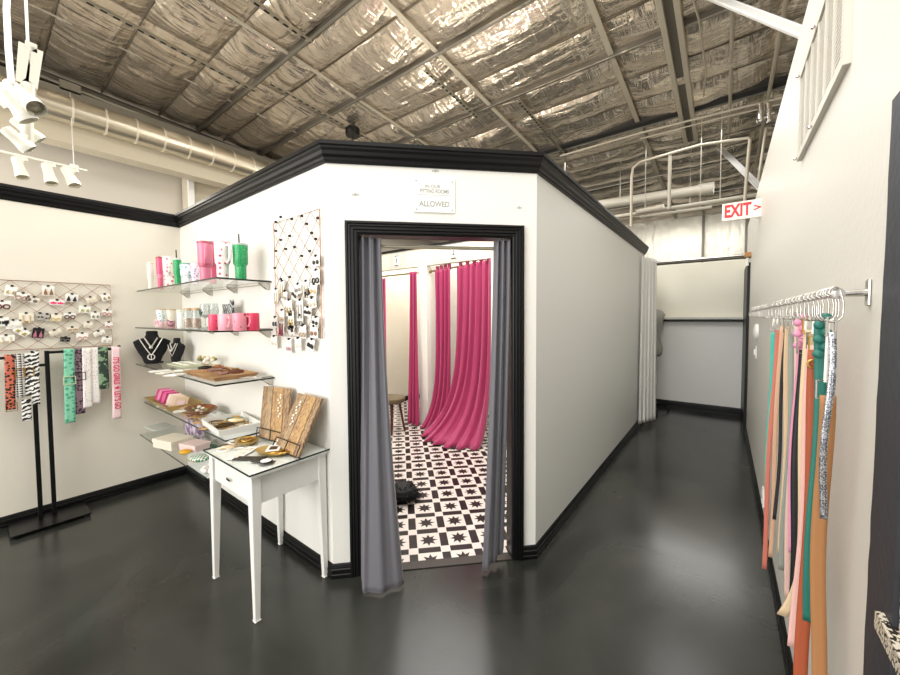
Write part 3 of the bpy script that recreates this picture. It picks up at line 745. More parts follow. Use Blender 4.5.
for i, (tx, ty, bx, by, col, w, kd, lab) in enumerate(BELTS):
    a = at(0, XB-.012, tx, 330); y = a.y; w *= .62 if i > 7 else .5
    zt = min(ZB-.075, at(1, y, tx, ty).z); bt = at(1, y, bx, by); bt.z = max(bt.z, .02)
    top = V((a.x, y, zt)); q = thing('belt', lab, 'belt', (top.x, y, zt), 'belts on the wall rail')
    m = M_glit if kd == 'glitter' else mat('belt_%02d' % i, col, .55, bump=(120, .1))
    x1 = min(bt.x, XW-.02-w*.2); cv = .10 if i == 9 else .004
    def fn(s, t, off=0):
        P = top.lerp(V((x1, y, bt.z)), t); P.x += (s-.5)*w*(1-.3*off)+.004*math.sin(7*t+i)-(cv*8*(t-.8)**2 if t > .8 and i == 9 else 0)
        P.y += .01*math.sin(4*t+i*1.7)+off*(.012+.018*math.sin(PI*t)); return P
    g = G().grid(lambda s, t: fn(s, t), 3, 40); g.obj('strap', m, q, solid=.003, smooth=9)
    if kd == 'loop': G().grid(lambda s, t: fn(s, t*.93, 1), 3, 40).obj('strap', mat('belt_back_%02d' % i, '#2a211c' if i == 2 else '#d7c7b8', .6), q, solid=.003, smooth=9)
    hook_z = ZB-.06
    if kd in ('buckle', 'plain', 'loop', 'chain', 'glitter', 'knot'):
        mm = M_gold if kd in ('chain',) or i in (9,) else M_chrome
        g = G(frame(V((top.x, y, zt+.012)), (1, 0, 0), (0, 0, 1))); r1 = w*.55
        g.tube([(-r1, -.022, 0), (r1, -.022, 0), (r1, .022, 0), (-r1, .022, 0)], .0028, 6, closed=True).obj('buckle', mm, q)
    if kd == 'chain':
        for j in range(3):
            g = G(frame(V((top.x+(-1)**j*.008, y-.008, zt-.01-.026*j)), (1, 0, 0), (0, 0, 1)))
            g.tube([(.010*math.cos(t*PI/6), .010*math.sin(t*PI/6), 0) for t in range(12)], .0028, 6, closed=True).obj('ring', M_gold, q, smooth=1.)
    if kd in ('knot', 'braid'):
        for j in range(6):
            G().ball((top.x+.006*(-1)**j, y-.006, zt-.018*j+.02), .011, 1, .7, 1.0, n=10).obj('knot' if kd == 'knot' else 'plait', m, q, smooth=9)
    G().tube([(top.x, y, zt+.03), (top.x+.002, y, hook_z)], .0035, 6).obj('hanging_loop', m if kd in ('knot', 'braid') else M_card, q)
    shook(y, 'steel hook on the rail holding the %s' % lab.split(',')[0].split(' with ')[0].split(' beside ')[0].split(' showing ')[0].split(' between ')[0].split(' next ')[0])
for i in range(16):
    y = 2.7+i*.095; shook(y, 'steel hook in the empty far stretch of the belt rail, %s from the far end' % ['first', 'second', 'third', 'fourth', 'fifth', 'sixth', 'seventh', 'eighth', 'ninth', 'tenth', 'eleventh', 'twelfth', 'thirteenth', 'fourteenth', 'fifteenth', 'sixteenth'][15-i])
shook(1.235, 'empty steel hook nearest the wall flange of the rail')

# granite counter corner at the lower right
M_gran = two('speckled_granite', '#cfc6b4', '#2c2722', noisef(160, .47), .3)
q = thing('counter', 'speckled granite counter corner with backsplash at the right edge', 'counter', (.35, .7, .9))
G().prism([(.243, .3), (.45, .3), (.45, .992), (.2545, .992), (.2545, 1.035), (.243, 1.035)], .925, .96).obj('worktop', M_gran, q)
G().box((.262, .965, .96), (.45, .99, 1.06)).obj('backsplash', M_gran, q)
G().box((.30, .3, .0), (.45, .95, .925)).obj('cabinet', M_whiteM, q)

# ------------------------------------------------------------------ glass shelves
ZS = [1.777, 1.453, 1.127, .774, .486]
nm = ['top', 'second', 'third', 'fourth', 'lowest']
SX = [-2.44, -2.44, -2.43, -2.44, -2.66]
for i, z in enumerate(ZS):
    y0 = (.892, .87, .865, .915, .875)[i]
    q = thing('glass_shelf', 'clear glass wall shelf, %s of the five' % nm[i], 'shelf', (-3.3, 1.05, z-.004), 'glass shelves')
    G().box((XL+.004, y0, z-.009), (SX[i], YL-.004, z)).obj('glass_panel', M_glass, q)
    g = G(); g.box((XL+.004, y0-.002, z-.010), (SX[i]+.002, y0, z+.0005)); g.box((SX[i], y0, z-.010), (SX[i]+.002, YL-.004, z+.0005)); g.obj('edge', M_gedge, q)
    for x in (-3.98, -3.45, -2.98, SX[i]+-.04):
        g = G(); g.ext([(x-.012, YL, z-.010), (x-.012, YL-.075, z-.010), (x-.012, YL-.07, z-.02), (x-.012, YL-.02, z-.058), (x-.012, YL, z-.06)], (.024, 0, 0))
        g.obj('bracket', M_chrome, q, bevel=.003)
        G().box((x-.014, YL-.07, z+.0006), (x+.014, YL-.002, z+.006)).obj('bracket_clip', M_chrome, q)
    G().tube([(SX[i]-.05, YL-.012, z-.018), (-4.1, YL-.012, z-.018)], .003, 6).obj('wall_strip', M_tansteel, q)

# ------------------------------------------------------------------ tumblers and cups
def hgt(P, px, py): return at(1, P.y, px, py).z-P.z
def place(si, px, y, py=None):
    z = ZS[si]+.001; P = at(1, y, px, py or 300); return V((P.x, y, z))
DOT = {}
def pat(nm_, a, b, fn): return two(nm_, a, b, fn, .35)
def tumbler(lab, px, w, ptop, y, col, handle=False, straw=None, lid='#e8c4c6', si=0, two_tone=None, hd=(1, -.3)):
    P = place(si, px, y, ptop); h = hgt(P, px, ptop); r = rad(P+V((0, 0, h/2)), w)
    q = thing('tumbler', lab, 'tumbler', P, 'tumblers on the top shelf')
    m = col if not isinstance(col, str) else mat('enamel_'+col[1:], col, .3)
    pr = [(r*.68, 0), (r*.72, .004), (r*.74, h*.33), (r*.76, h*.38), (r*.95, h*.44), (r, h*.9), (r*.98, h*.93)]
    G().lathe(pr, P, n=28).obj('cup', m, q, smooth=.7)
    G().lathe([(r*1.01, h*.925), (r*1.03, h*.94), (r*1.02, h*.97), (r*.7, h*.99), (r*.3, h*1.0)], P, n=28).obj('lid', mat('lid_'+lid[1:], lid, .25), q, smooth=.7)
    if two_tone: G().lathe([(r*.745, h*.34), (r*.79, h*.36), (r*.97, h*.43), (r*.95, h*.45)], P, n=28).obj('band', mat('band_'+two_tone[1:], two_tone, .3), q, smooth=.7)
    if handle:
        d = V((hd[0], hd[1], 0)).normalized(); a = P+d*r*.9+V((0, 0, h*.86))
        G().tube([a, a+d*r*.55+V((0, 0, .005)), a+d*r*.8+V((0, 0, -h*.08)), a+d*r*.75+V((0, 0, -h*.32)), a+d*r*.4+V((0, 0, -h*.42)), a-d*r*.05+V((0, 0, -h*.42))], r*.2, 8).obj('handle', m, q, smooth=1.)
    if straw:
        T = at(1, y, straw[0], straw[1]); G().tube([P+V((0, 0, h*.5)), V((P.x*.3+T.x*.7, y, P.z+h)), T], .005, 8).obj('straw', mat('straw_'+straw[2][1:], straw[2], .3), q, smooth=1.)
yT = 1.02
P1 = pat('white_red_floral', '#f2e9e2', '#cf7f86', voro(30, .33)); P2 = pat('white_pink_bows', '#f4ecea', '#c23a52', voro(26, .30))
P3 = pat('green_sequins', '#1f9a58', '#8fe0b0', voro(150, .25)); P4 = pat('confetti_white', '#f3f1f2', '#7fc3c9', voro(48, .36)); P5 = pat('pale_green_pattern', '#dfe6d8', '#b6c9ac', voro(45, .36))
P6 = pat('confetti_pink', '#f1ebf0', '#c99ad0', voro(50, .36))
tumbler('very pale tumbler at the far left end of the top shelf', 150, 7, 262, .95, '#ece7dc', lid='#e6dfd0')
tumbler('pale green patterned tumbler with a dark lid knob', 152, 8, 257, 1.02, P5, lid='#8d9c86')
tumbler('tall rosy pink slim tumbler second from the left corner', 159.5, 8, 256.5, .98, '#de5c84', lid='#b74a5c', two_tone='#e98aa4')
tumbler('white tumbler with small red flowers beside the slim pink one', 169, 14, 256, 1.0, P1, lid='#efe3dc', handle=True)
tumbler('green tumbler with dark straw in the left group', 177, 9, 258, .96, P3, straw=(176, 250, '#3c4a48'), lid='#cfd6d2')
tumbler('white and aqua confetti mug cup next to the small green tumbler', 186, 13, 263, 1.0, P4, lid='#6fae95')
tumbler('white and lilac confetti cup left of the big pink tumbler', 195, 10, 262, 1.04, P6, lid='#c9d4d2')
tumbler('large bubblegum pink handled tumbler at the shelf middle', 204.5, 16, 241, .97, '#e0809b', handle=True, straw=(197, 232, '#f0ece6'), lid='#b45b6f', two_tone='#c9657f')
tumbler('deeper pink tumbler partly behind the large bubblegum one', 212, 10, 241, 1.06, '#d95f83', lid='#c2788a', handle=True)
tumbler('large white tumbler with red bow pattern, second from right', 222, 17, 240.5, 1.0, P2, handle=True, straw=(220, 231, '#f0ece6'), lid='#efdcdb', hd=(1, .2))
tumbler('tall glittery green tumbler with black straw, rightmost on the top shelf', 240, 16, 243, 1.08, P3, straw=(238.5, 234, '#33403d'), lid='#b9c2bd')

def cup(lab, px, w, ptop, y, col, si=1, z0=0., handle=False, flare=1., name='mug', cat='mug', group='cups on the second shelf', rim=None, hd=(1, 0)):
    P = place(si, px, y, ptop); P.z += z0; h = hgt(P, px, ptop); r = rad(P+V((0, 0, h/2)), w)
    q = thing(name, lab, cat, P, group)
    m = col if not isinstance(col, str) else mat('enamel_'+col[1:], col, .3)
    G().lathe([(r*.9*flare, 0), (r*flare, .005), (r, h*.95), (r*.97, h), (r*.9, h), (r*.88*flare, h*.15), (0, h*.12)], P, n=28).obj('cup', m, q, smooth=.7)
    if rim: G().lathe([(r*1.02, h*.93), (r*1.04, h*.96), (r*1.02, h*1.01), (r*.3, h*1.015)], P, n=28).obj('lid', mat('lid_'+rim[1:], rim, .4), q, smooth=.7)
    if handle:
        d = V((hd[0], hd[1], 0)).normalized(); a = P+d*r*.95+V((0, 0, h*.8))
        G().tube([a, a+d*r*.5, a+d*r*.6+V((0, 0, -h*.3)), a+d*r*.4+V((0, 0, -h*.55)), a+V((0, 0, -h*.55))], .006, 8).obj('handle', m, q, smooth=1.)
    return q
PS = two('pastel_bands', '#f0d9d4', '#cfe0d8', wavef(9, 1.5, .5, 0.0), .35)
HR = pat('pink_hearts', '#f2b3c0', '#a12a4c', voro(28, .2)); HR2 = pat('rose_hearts', '#ef97a8', '#8f2040', voro(28, .2)); PK = pat('coral_hearts', '#e8506f', '#9c1d3b', voro(28, .2))
cup('pastel banded candle jar at the left end of the second shelf', 148, 10, 309.5, .98, PS, rim='#d9b49a')
cup('small white mug with pink scene, lower of the left stack', 160.5, 12, 319.5, .98, pat('pink_scene', '#f0d4d2', '#d98da0', noisef(30, .45)))
cup('aqua floral bowl stacked on the white and pink mug', 161, 11, 309.3, .98, P4, z0=.053, rim='#c9a57e', flare=.7)
cup('mauve mug standing beside the pink scene mug', 171, 9, 319.5, 1.0, pat('mauve_face', '#c08a92', '#6d3f4a', wavef(14, 3, .35)), flare=.9)
cup('cream bowl stacked on the mauve mug', 171, 10, 309.5, 1.0, '#e9e0d0', z0=.053, rim='#c9a57e', flare=.7)
cup('tall white cup with pale green top beside the stacked mugs', 180.5, 8, 310, .99, pat('pale_lime', '#f1f2ec', '#c7dc9f', noisef(16, .42)))
for px, w, lab in ((188, 9, 'glass candy jar filled with orange sweets, left one'), (196.5, 10, 'glass candy jar filled with orange sweets, right one')):
    P = place(1, px, .97, 320); h = hgt(P, px, 310); r = rad(P, w)
    q = thing('candy_jar', lab, 'jar', P, 'candy jars')
    G().lathe([(r*.9, 0), (r, .006), (r, h*.8), (r*.85, h*.9), (r*.86, h), (r*.8, h), (r*.8, h*.9), (r*.93, h*.78), (r*.93, .01), (0, .008)], P, n=24).obj('glass_jar', M_clear, q, smooth=.7)
    G().lathe([(r*.85, .009), (r*.88, h*.5), (r*.5, h*.56), (0, h*.57)], P, n=20).obj('sweets', pat('orange_sweets', '#d98a4e', '#e9cfae', voro(90, .4)), q, kind='stuff', smooth=.7)
    G().lathe([(r*.9, h*.98), (r*.95, h*1.0), (r*.9, h*1.1), (0, h*1.12)], P, n=20).obj('lid', mat('lid_cfb18a', '#cfb18a', .4), q, smooth=.7)
for px, lab in ((205, 'wine glass painted with a dark flower'), (214, 'plain wine glass standing behind the coral mug')):
    P = place(1, px, 1.0 if px < 210 else 1.1, 315); h = hgt(P, px, 303.5)
    q = thing('wine_glass', lab, 'glass', P, 'wine glasses')
    G().lathe([(.03, 0), (.03, .003), (.006, .008), (.005, h*.4), (.028, h*.52), (.034, h*.72), (.027, h), (.0255, h), (.032, h*.72), (.026, h*.54), (0, h*.44)], P, n=24).obj('goblet', M_clear, q, smooth=.7)
    if px < 210: G().ball(P+V((0, -.026, h*.66)), .02, 1, .5, 1.3).obj('painted_flower', mat('dark_green_paint', '#2c4a40', .5), q, smooth=9)
cup('coral pink mug at the shelf corner, leftmost of the pink mugs', 213.5, 11, 314.5, .90, PK, handle=True, hd=(-1, .2))
cup('light pink mug with small dark hearts right of the coral one', 225, 15, 314, .92, HR, handle=True)
cup('rose mug with faint hearts, third of the pink mugs', 239.5, 14, 313, .95, HR2, handle=True, hd=(.6, .8))
cup('deep coral mug on its side, rightmost of the pink mugs', 253, 13, 313, 1.02, '#df3f62', handle=True, hd=(-.4, -1))
P = place(1, 228, 1.15, 310)
q = thing('picture_block', 'small black and white striped picture block behind the pink mugs', 'ornament', P)
h = hgt(P, 228, 304)
G().box((P.x-.085, 1.145, P.z), (P.x+.085, 1.16, P.z+h)).obj('block', pat('grey_floral', '#c9cbcc', '#3c4042', wavef(12, 6, .5)), q)
G().box((P.x+.04, 1.145, P.z+h), (P.x+.085, 1.16, P.z+h+.03)).obj('tab', pat('grey_floral', '#c9cbcc', '#3c4042', None), q)

# ------------------------------------------------------------------ third shelf
def bust(lab, px, w, ptop, y, ang, pend):
    P = place(2, px, y, 362); h = hgt(P, px, ptop); R = Matrix.Rotation(ang, 4, 'Z'); k = h/.22*(w/28)**.35
    q = thing('necklace_bust', lab, 'display bust', P, 'black velvet necklace busts')
    g = G(Matrix.Translation(P) @ R @ Matrix.Scale(k, 4))
    prof = [(.0, .035), (.01, .045), (.045, .055), (.08, .075), (.12, .092), (.15, .10), (.165, .075), (.175, .04), (.195, .032), (.215, .032), (.22, .024)]
    vs = []; n = 16
    for z, hw in prof:
        for i in range(n):
            t = 2*PI*i/n; dp = .028 if z < .17 else .026
            vs.append((hw*math.cos(t), dp*math.sin(t)*(.5+.5*min(1, hw/.05))+.01-.10*(z-.11)*(-1 if z < .11 else -.5), z))
    fs = [(a*n+i, a*n+(i+1) % n, (a+1)*n+(i+1) % n, (a+1)*n+i) for a in range(len(prof)-1) for i in range(n)]+[list(range(n))[::-1], [(len(prof)-1)*n+i for i in range(n)]]
    g.add(vs, fs); g.obj('bust', M_velvet, q, smooth=9)
    G(Matrix.Translation(P) @ R @ Matrix.Scale(k, 4)).box((-.03, .01, 0), (.05, .08, .008)).obj('foot', M_velvet, q)
    c = thing('necklace', lab.replace('black velvet necklace bust', 'silver pendant necklace draped on the velvet bust'), 'necklace', P, 'necklaces on the busts')
    for j, (zb, hw, m) in enumerate(((.115, .034, M_chrome), (.06, .062, M_chrome))):
        g = G(Matrix.Translation(P) @ R @ Matrix.Scale(k, 4)); pts = []
        for i in range(17):
            s = -1+i/8; pts.append((s*hw, -.030+.008*abs(s)-.004*j, zb+(.175-zb)*abs(s)**1.15))
        g.tube(pts, .0045 if j == 0 else .0032, 6).obj('chain', mat('silver_beads', '#d9d5cc', .3, .5), c, smooth=1.)
    g = G(Matrix.Translation(P) @ R @ Matrix.Scale(k, 4))
    if pend: g.tube([(.018*math.cos(t*PI/8), -.036, .048+.018*math.sin(t*PI/8)) for t in range(16)], .003, 6, closed=True).tube([(0, -.036, .066), (0, -.036, .03)], .002, 6)
    g.ball((0, -.038, .112), .011, n=10); g.obj('pendant', mat('silver_beads'), c, smooth=1.)
bust('larger black velvet necklace bust in the corner of the third shelf', 152.5, 28, 331, .95, 1.2, True)
bust('smaller black velvet necklace bust turned away, beside the corner one', 176, 18, 334, 1.10, .35, False)

def tray(lab, c, L, Wd, h, ang, m, name='tray', flare=.02, base=None):
    R = Matrix.Translation(c) @ Matrix.Rotation(ang, 4, 'Z'); q = thing(name, lab, name.split('_')[-1], c)
    g = G(R); t = .008
    def ring(o, z): return [(-L/2-o, -Wd/2-o, z), (L/2+o, -Wd/2-o, z), (L/2+o, Wd/2+o, z), (-L/2-o, Wd/2+o, z)]
    a = ring(0, 0)+ring(flare, h)+ring(flare-t, h)+ring(-t, t)
    fs = [(3, 2, 1, 0)]+[(k*4+i, k*4+(i+1) % 4, (k+1)*4+(i+1) % 4, (k+1)*4+i) for k in range(3) for i in range(4)]
    g.add(a, fs).obj('rim', m, q); G(R).box((-L/2+t, -Wd/2+t, t*.9), (L/2-t, Wd/2-t, t)).obj('base', base or m, q)
    return R, q
def rnd(a, b): return random.uniform(a, b)
def trinket(kind, M, m, name, lab, cat, group, m2=None, s=1.):
    """small jewellery items; M places a local frame whose z is up"""
    M = M @ Matrix.Scale(s, 4)
    loc = M.translation
    if kind == 'packet':
        q = thing(name, lab, cat, loc, group)
        G(M).box((-.035, -.05, 0), (.035, .05, .003)).obj('card', m, q)
        G(M).box((-.02, -.03, .003), (.02, .015, .007)).obj('inset', m2 or M_gold, q)
    elif kind == 'bangle':
        G(M).tube([(.032*math.cos(t*PI/10), .028*math.sin(t*PI/10), .004+.002*math.sin(t)) for t in range(20)], .0035, 6, closed=True).obj(name, m, label=lab, cat=cat, group=group, smooth=1.)
    elif kind == 'claw':
        q = thing(name, lab, cat, loc, group)
        for sg in (-1, 1):
            G(M).grid(lambda u, v: V(((u-.5)*.095, sg*(.003+.012*math.sin(PI*u)*v), .022*(1-v)*(.6+.4*math.sin(PI*u))+.004)), 8, 4).obj('jaw', m, q, solid=.004, smooth=9)
        G(M).tube([(-.02, 0, .034), (.02, 0, .034)], .004, 6).obj('spring', M_gold, q)
    elif kind == 'chain':
        pts = []; ph = rnd(0, 6)
        for i in range(40):
            t = i/39*2*PI*1.6; r = .02+.018*i/39; pts.append((r*1.3*math.cos(t+ph), r*math.sin(t+ph), .003+.0015*math.sin(3*t)))
        G(M).tube(pts, .0028, 5).obj(name, m, label=lab, cat=cat, group=group, smooth=1.)
    elif kind == 'box':
        q = thing(name, lab, cat, loc, group)
        G(M).box((-.06, -.04, 0), (.06, .04, .028)).obj('box', m, q, bevel=.002); G(M).box((-.062, -.042, .02), (.062, .042, .036)).obj('lid', m2 or m, q, bevel=.002)
    elif kind == 'pouch':
        q = thing(name, lab, cat, loc, group)
        G(M).ball((0, 0, .016), .05, 1.1, .8, .32, n=14).obj('pouch', m, q, smooth=9)
        G(M).tube([(-.03, -.038, .014), (.03, -.038, .014)], .002, 5).obj('zip', m2 or M_gold, q)
def TR(x, y, z, ang=0., tilt=0.): return Matrix.Translation((x, y, z)) @ Matrix.Rotation(ang, 4, 'Z') @ Matrix.Rotation(tilt, 4, 'X')
def atz(z, px, py): return at(2, z, px, py)

z3 = ZS[2]+.001
c = atz(z3, 226, 376)
R, _ = tray('tan wooden tray of hair claws on the third glass shelf', V((-2.80, 1.03, z3)), .50, .24, .028, 0, M_wood)
cl = [('#b98b5a', 'honey'), ('#b24a52', 'coral red'), ('#1d1715', 'glossy black'), ('#8d5a49', 'dusty brown'), ('#5e3a36', 'dark plum'), ('#7c5b4e', 'taupe'), ('#9a6f60', 'rosy tan'), ('#6d4034', 'chestnut')]
for i, (h_, n_) in enumerate(cl):
    trinket('claw', TR(-3.0+.053*i, 1.02+.05*math.sin(i*2.1), z3+.018+.012*(i % 3), .9+.8*math.sin(i*1.3), .5*math.sin(i*2)), mat('acetate_'+h_[1:], h_, .25), 'hair_claw', '%s hair claw in the tan wooden tray' % n_, 'hair claw', 'hair claws in the wooden tray', s=1.0)
for i, (px, py, n_) in enumerate(((160, 371.5, 'nearest the corner bust'), (168, 373.5, 'second from the bust'), (176, 376, 'just left of the wooden tray'), (181, 372, 'behind the others near the tray'))):
    a = atz(z3, px, py); trinket('packet', TR(a.x, a.y, z3+.002+.003*i, .3*i), M_paper if i % 2 else M_card, 'jewellery_card', 'white jewellery card lying on the third shelf, %s' % n_, 'jewellery card', 'cards on the third shelf', M_pearl, s=1.25)
q = thing('display_tray', 'pale green flat tray with pearl strands below the small bust', 'tray', (-3.62, 1.08, z3))
G().box((-3.85, 1.0, z3), (-3.42, 1.19, z3+.012)).obj('tray', mat('sage_tray', '#c3c6a8', .6), q, bevel=.003)
for i in range(4):
    g = G(); g.tube([(-3.8+.09*i+.03*math.sin(t*.9), 1.03+.012*t, z3+.018) for t in range(12)], .005, 6)
    g.obj('necklace', M_pearl, label='pearly strand in the pale green tray, %s' % ('leftmost', 'second from left', 'third from left', 'rightmost')[i], cat='necklace', group='pearl strands', smooth=1.)
q = thing('flower_ornament', 'cluster of gold and cream artificial flowers behind the wooden tray', 'ornament', (-3.32, 1.14, z3))
P = V((-3.28, 1.13, z3+.06))
G().lathe([(.05, 0), (.06, .01), (.02, .03), (.01, .05)], (P.x, P.y, z3), n=16).obj('base', M_paper, q, smooth=1.)
for i in range(16):
    t = i*2.4; rr = .02+.006*i
    G().ball(P+V((rr*math.cos(t)*1.2, rr*math.sin(t)*.5-.01, .012*math.sin(i*1.7)+.015)), .019, 1, .8, .8, n=8).obj('petal', (M_gilt, M_paper, M_pearl, mat('olive_petal', '#8b8a55', .6))[i % 4], q, smooth=9)
for i, (x, w) in enumerate(((-2.49, 'at the right end'), (-2.56, 'behind the tray corner'))):
    trinket('chain', TR(x, 1.12-.03*i, z3+.004), mat('silver_beads'), 'bracelet', 'silvery bracelet lying on the third shelf %s' % w, 'bracelet', 'bracelets on the third shelf', s=1.1)

# ------------------------------------------------------------------ fourth shelf
z4 = ZS[3]+.001
R, _ = tray('shallow gold dish basket of pink packets on the fourth shelf', V((-3.84, 1.03, z4)), .56, .19, .045, 0, M_gilt, 'dish_basket', .035)
pc = [('#d9508c', 'hot pink'), ('#e59bbb', 'pale pink'), ('#c92a6e', 'magenta'), ('#dd6aa0', 'bubblegum pink'), ('#b3205a', 'deep cerise'), ('#ecd8d0', 'blush white'), ('#e2c9b5', 'beige'), ('#d9bfa8', 'sand'), ('#cbb094', 'kraft')]
for i, (h_, n_) in enumerate(pc):
    x = -4.08+.062*i; M = TR(x, 1.02, z4+.065-.002*i, 1.05, 0) @ Matrix.Rotation(.62, 4, 'X')
    trinket('packet', M, mat('packet_'+h_[1:], h_, .5), 'packet', '%s packet standing in the gold dish basket' % n_, 'packet', 'packets in the gold dish', mat('packet_label', '#d9b9bd', .5), s=1.3)
q = thing('leaf_bowl', 'brown wooden bowl with small white shells and stones', 'bowl', (-3.25, 1.05, z4))
pr = [(.04, 0), (.07, .01), (.115, .045), (.12, .05), (.112, .05), (.065, .018), (0, .012)]
G().lathe(pr, (-3.27, 1.06, z4), n=28, sx=1.35, sy=.85).obj('bowl', M_brown, q, smooth=1.)
for i in range(6):
    G().ball((-3.36+.04*i, 1.05+.025*(-1)**i, z4+.04), .02, 1, .8, .6, n=10).obj('decorative_stone', (M_pearl, mat('olive_petal'), M_paper)[i % 3], label='small %s stone in the brown bowl, %s' % (('white', 'olive', 'cream')[i % 3], ('at its left end', 'second from left', 'third from left', 'just right of the middle', 'second from right', 'at its right end')[i]), cat='stone', group='stones in the wooden bowl', smooth=9)
R, _ = tray('square white tray of brass jewellery on the fourth shelf', V((-2.72, 1.06, z4)), .40, .25, .042, -.10, M_whiteM, flare=.006)
tc = [('#8a6a30', 'dark bronze'), ('#b8924a', 'antique gold'), ('#5a4526', 'umber'), ('#caa868', 'light gold'), ('#3c3326', 'blackened'), ('#d8c49a', 'champagne'), ('#9b7a3c', 'olive gold'), ('#ede4d2', 'ivory')]
for i, (h_, n_) in enumerate(tc):
    mm = mat('brass_'+h_[1:], h_, .35, .6)
    trinket(('chain', 'bangle', 'claw')[i % 3], R @ TR(-.13+.085*(i % 4), -.055+.10*(i//4), .012, i*.8), mm, ('bracelet', 'bangle', 'hair_claw')[i % 3], '%s %s in the square white tray' % (n_, ('bracelet', 'bangle', 'hair claw')[i % 3]), ('bracelet', 'bangle', 'hair claw')[i % 3], 'jewellery in the white tray', s=1.25)
G(R).box((-.18, .03, .010), (-.10, .105, .02)).obj('jewellery_card', mat('teal_card', '#6fa79a', .6), label='teal card in the corner of the square white tray', cat='card')
for i, (px, py, n_) in enumerate(((165, 405.5, 'left end'), (173, 408, 'second from left'), (182, 411, 'middle of the shelf front'))):
    a = atz(z4, px, py); trinket('packet', TR(a.x, a.y, z4+.001, -.3), M_card, 'jewellery_card', 'cream jewellery card flat on the fourth shelf, %s' % n_, 'jewellery card', 'cards on the fourth shelf', M_paper, s=1.15)
for i, (px, py) in enumerate(((188, 414), (194, 417), (200, 417), (199, 422), (207, 423), (206, 428))):
    a = atz(z4, px, py); trinket('chain', TR(a.x, a.y, z4+.001, i), mat('brass_pale', '#cfa668', .35, .5), 'necklace', 'coiled gold chain on the fourth shelf, %s' % ('farthest left', 'second from left', 'behind the front pair', 'left of the front pair', 'beside the white tray', 'nearest the shelf corner')[i], 'necklace', 'gold chains on the fourth shelf', s=1.1)

# ------------------------------------------------------------------ lowest shelf
z5 = ZS[4]+.001
def on5(px, py): return atz(z5, px, py)
a = on5(160, 438)
q = thing('glass_box', 'clear acrylic box at the left end of the lowest shelf', 'box', (a.x, a.y, z5))
Mb = TR(a.x+.02, a.y, z5, .1)
G(Mb).box((-.11, -.07, 0), (.11, .07, .10)).obj('body', M_glass, q, bevel=.004)
G(Mb).box((-.115, -.075, .10), (.115, .075, .108)).obj('lid', mat('clear_lid_grey', '#c3c8c2', .3), q)
items5 = [('box', 173, 446, M_paper, None, 'cream', 'boxed_gift', 'cream gift box with lid at the left part of the lowest shelf', 'box', .25, 2.0),
    ('pouch', 166.5, 446, mat('navy_cloth', '#1d2a3c', .7), None, '', 'hair_bow', 'navy blue bow in front of the cream gift box', 'bow', .4, .85),
    ('box', 195, 449, mat('pink_print', '#e8cfcb', .6), mat('pink_print'), '', 'boxed_gift', 'flat pale pink printed box in the middle of the lowest shelf', 'box', .3, 1.5),
    ('pouch', 184, 454, mat('mustard_cloth', '#e0ac2c', .7), None, '', 'pouch', 'mustard yellow pouch on the lowest shelf', 'pouch', .1, .95),
    ('pouch', 200, 461, pat('green_check', '#f2f0ea', '#1f7d4a', None) if False else two('green_checker', '#f2f0ea', '#1f7d4a', lambda nt, x, y, z, tc: ((x*36).fr().gt(.5)-(y*36).fr().gt(.5)).ab(), .5), None, '', 'pouch', 'green and white checkered pouch near the white table', 'pouch', .2, 1.5),
    ('pouch', 207, 471, pat('pink_white_pouch', '#f1e3de', '#d98f98', voro(40, .3)), None, '', 'pouch', 'white and pink pouch half hidden behind the table edge', 'pouch', 0, 1.1)]
for kd, px, py, m_, m2, _, nme, lab, ct, an, sc in items5:
    a = on5(px, py); trinket(kd, TR(a.x, max(a.y, .95), z5, an), m_, nme, lab, ct, None, m2, s=sc)
a = on5(181, 440); q = thing('gift_bag', 'lilac and white patterned pouch bag standing at the back of the lowest shelf', 'bag', (a.x, 1.15, z5))
G(TR(a.x, 1.14, z5, .15)).box((-.11, -.025, 0), (.11, .025, .15)).obj('bag', pat('lilac_print', '#d9cbd8', '#8b6f96', noisef(24, .47)), q, bevel=.01)
G(TR(a.x, 1.14, z5, .15)).tube([(-.05, 0, .15), (-.03, 0, .19), (.03, 0, .19), (.05, 0, .15)], .004, 6).obj('handle', mat('plum_cloth', '#7c4a62', .6), q)
q = thing('gift_bag', 'small mauve card box with dark top behind the lilac bag', 'bag', (a.x-.2, 1.16, z5))
G(TR(a.x-.24, 1.17, z5, 0)).box((-.08, -.02, 0), (.08, .02, .17)).obj('bag', mat('mauve_card', '#b9a0a6', .6), q)
G(TR(a.x-.24, 1.17, z5, 0)).box((-.082, -.022, .15), (.082, .022, .172)).obj('fold', mat('plum_cloth'), q)
a = on5(210, 446)
G().box((a.x-.18, a.y-.02, z5), (a.x+.2, a.y+.02, z5+.018), Matrix.Rotation(.15, 3, 'Z')).obj('hair_band', mat('bottle_green', '#1f5a3c', .6), label='dark green hair band lying at the right of the lowest shelf', cat='hair band', bevel=.006)
a = on5(206, 478)
q = thing('scalloped_dish', 'small white scalloped dish at the right end of the lowest shelf', 'dish', (-2.74, .93, z5))
G().lathe([(.03, 0), (.05, .006), (.062, .03), (.058, .03), (.045, .012), (0, .008)], (-2.74, .95, z5), n=24).obj('bowl', M_whiteM, q, smooth=1.)
for i in range(10):
    t = i*PI/5; G().ball((-2.74+.06*math.cos(t), .95+.06*math.sin(t), z5+.028), .017, n=8).obj('scallop', M_whiteM, q, smooth=9)

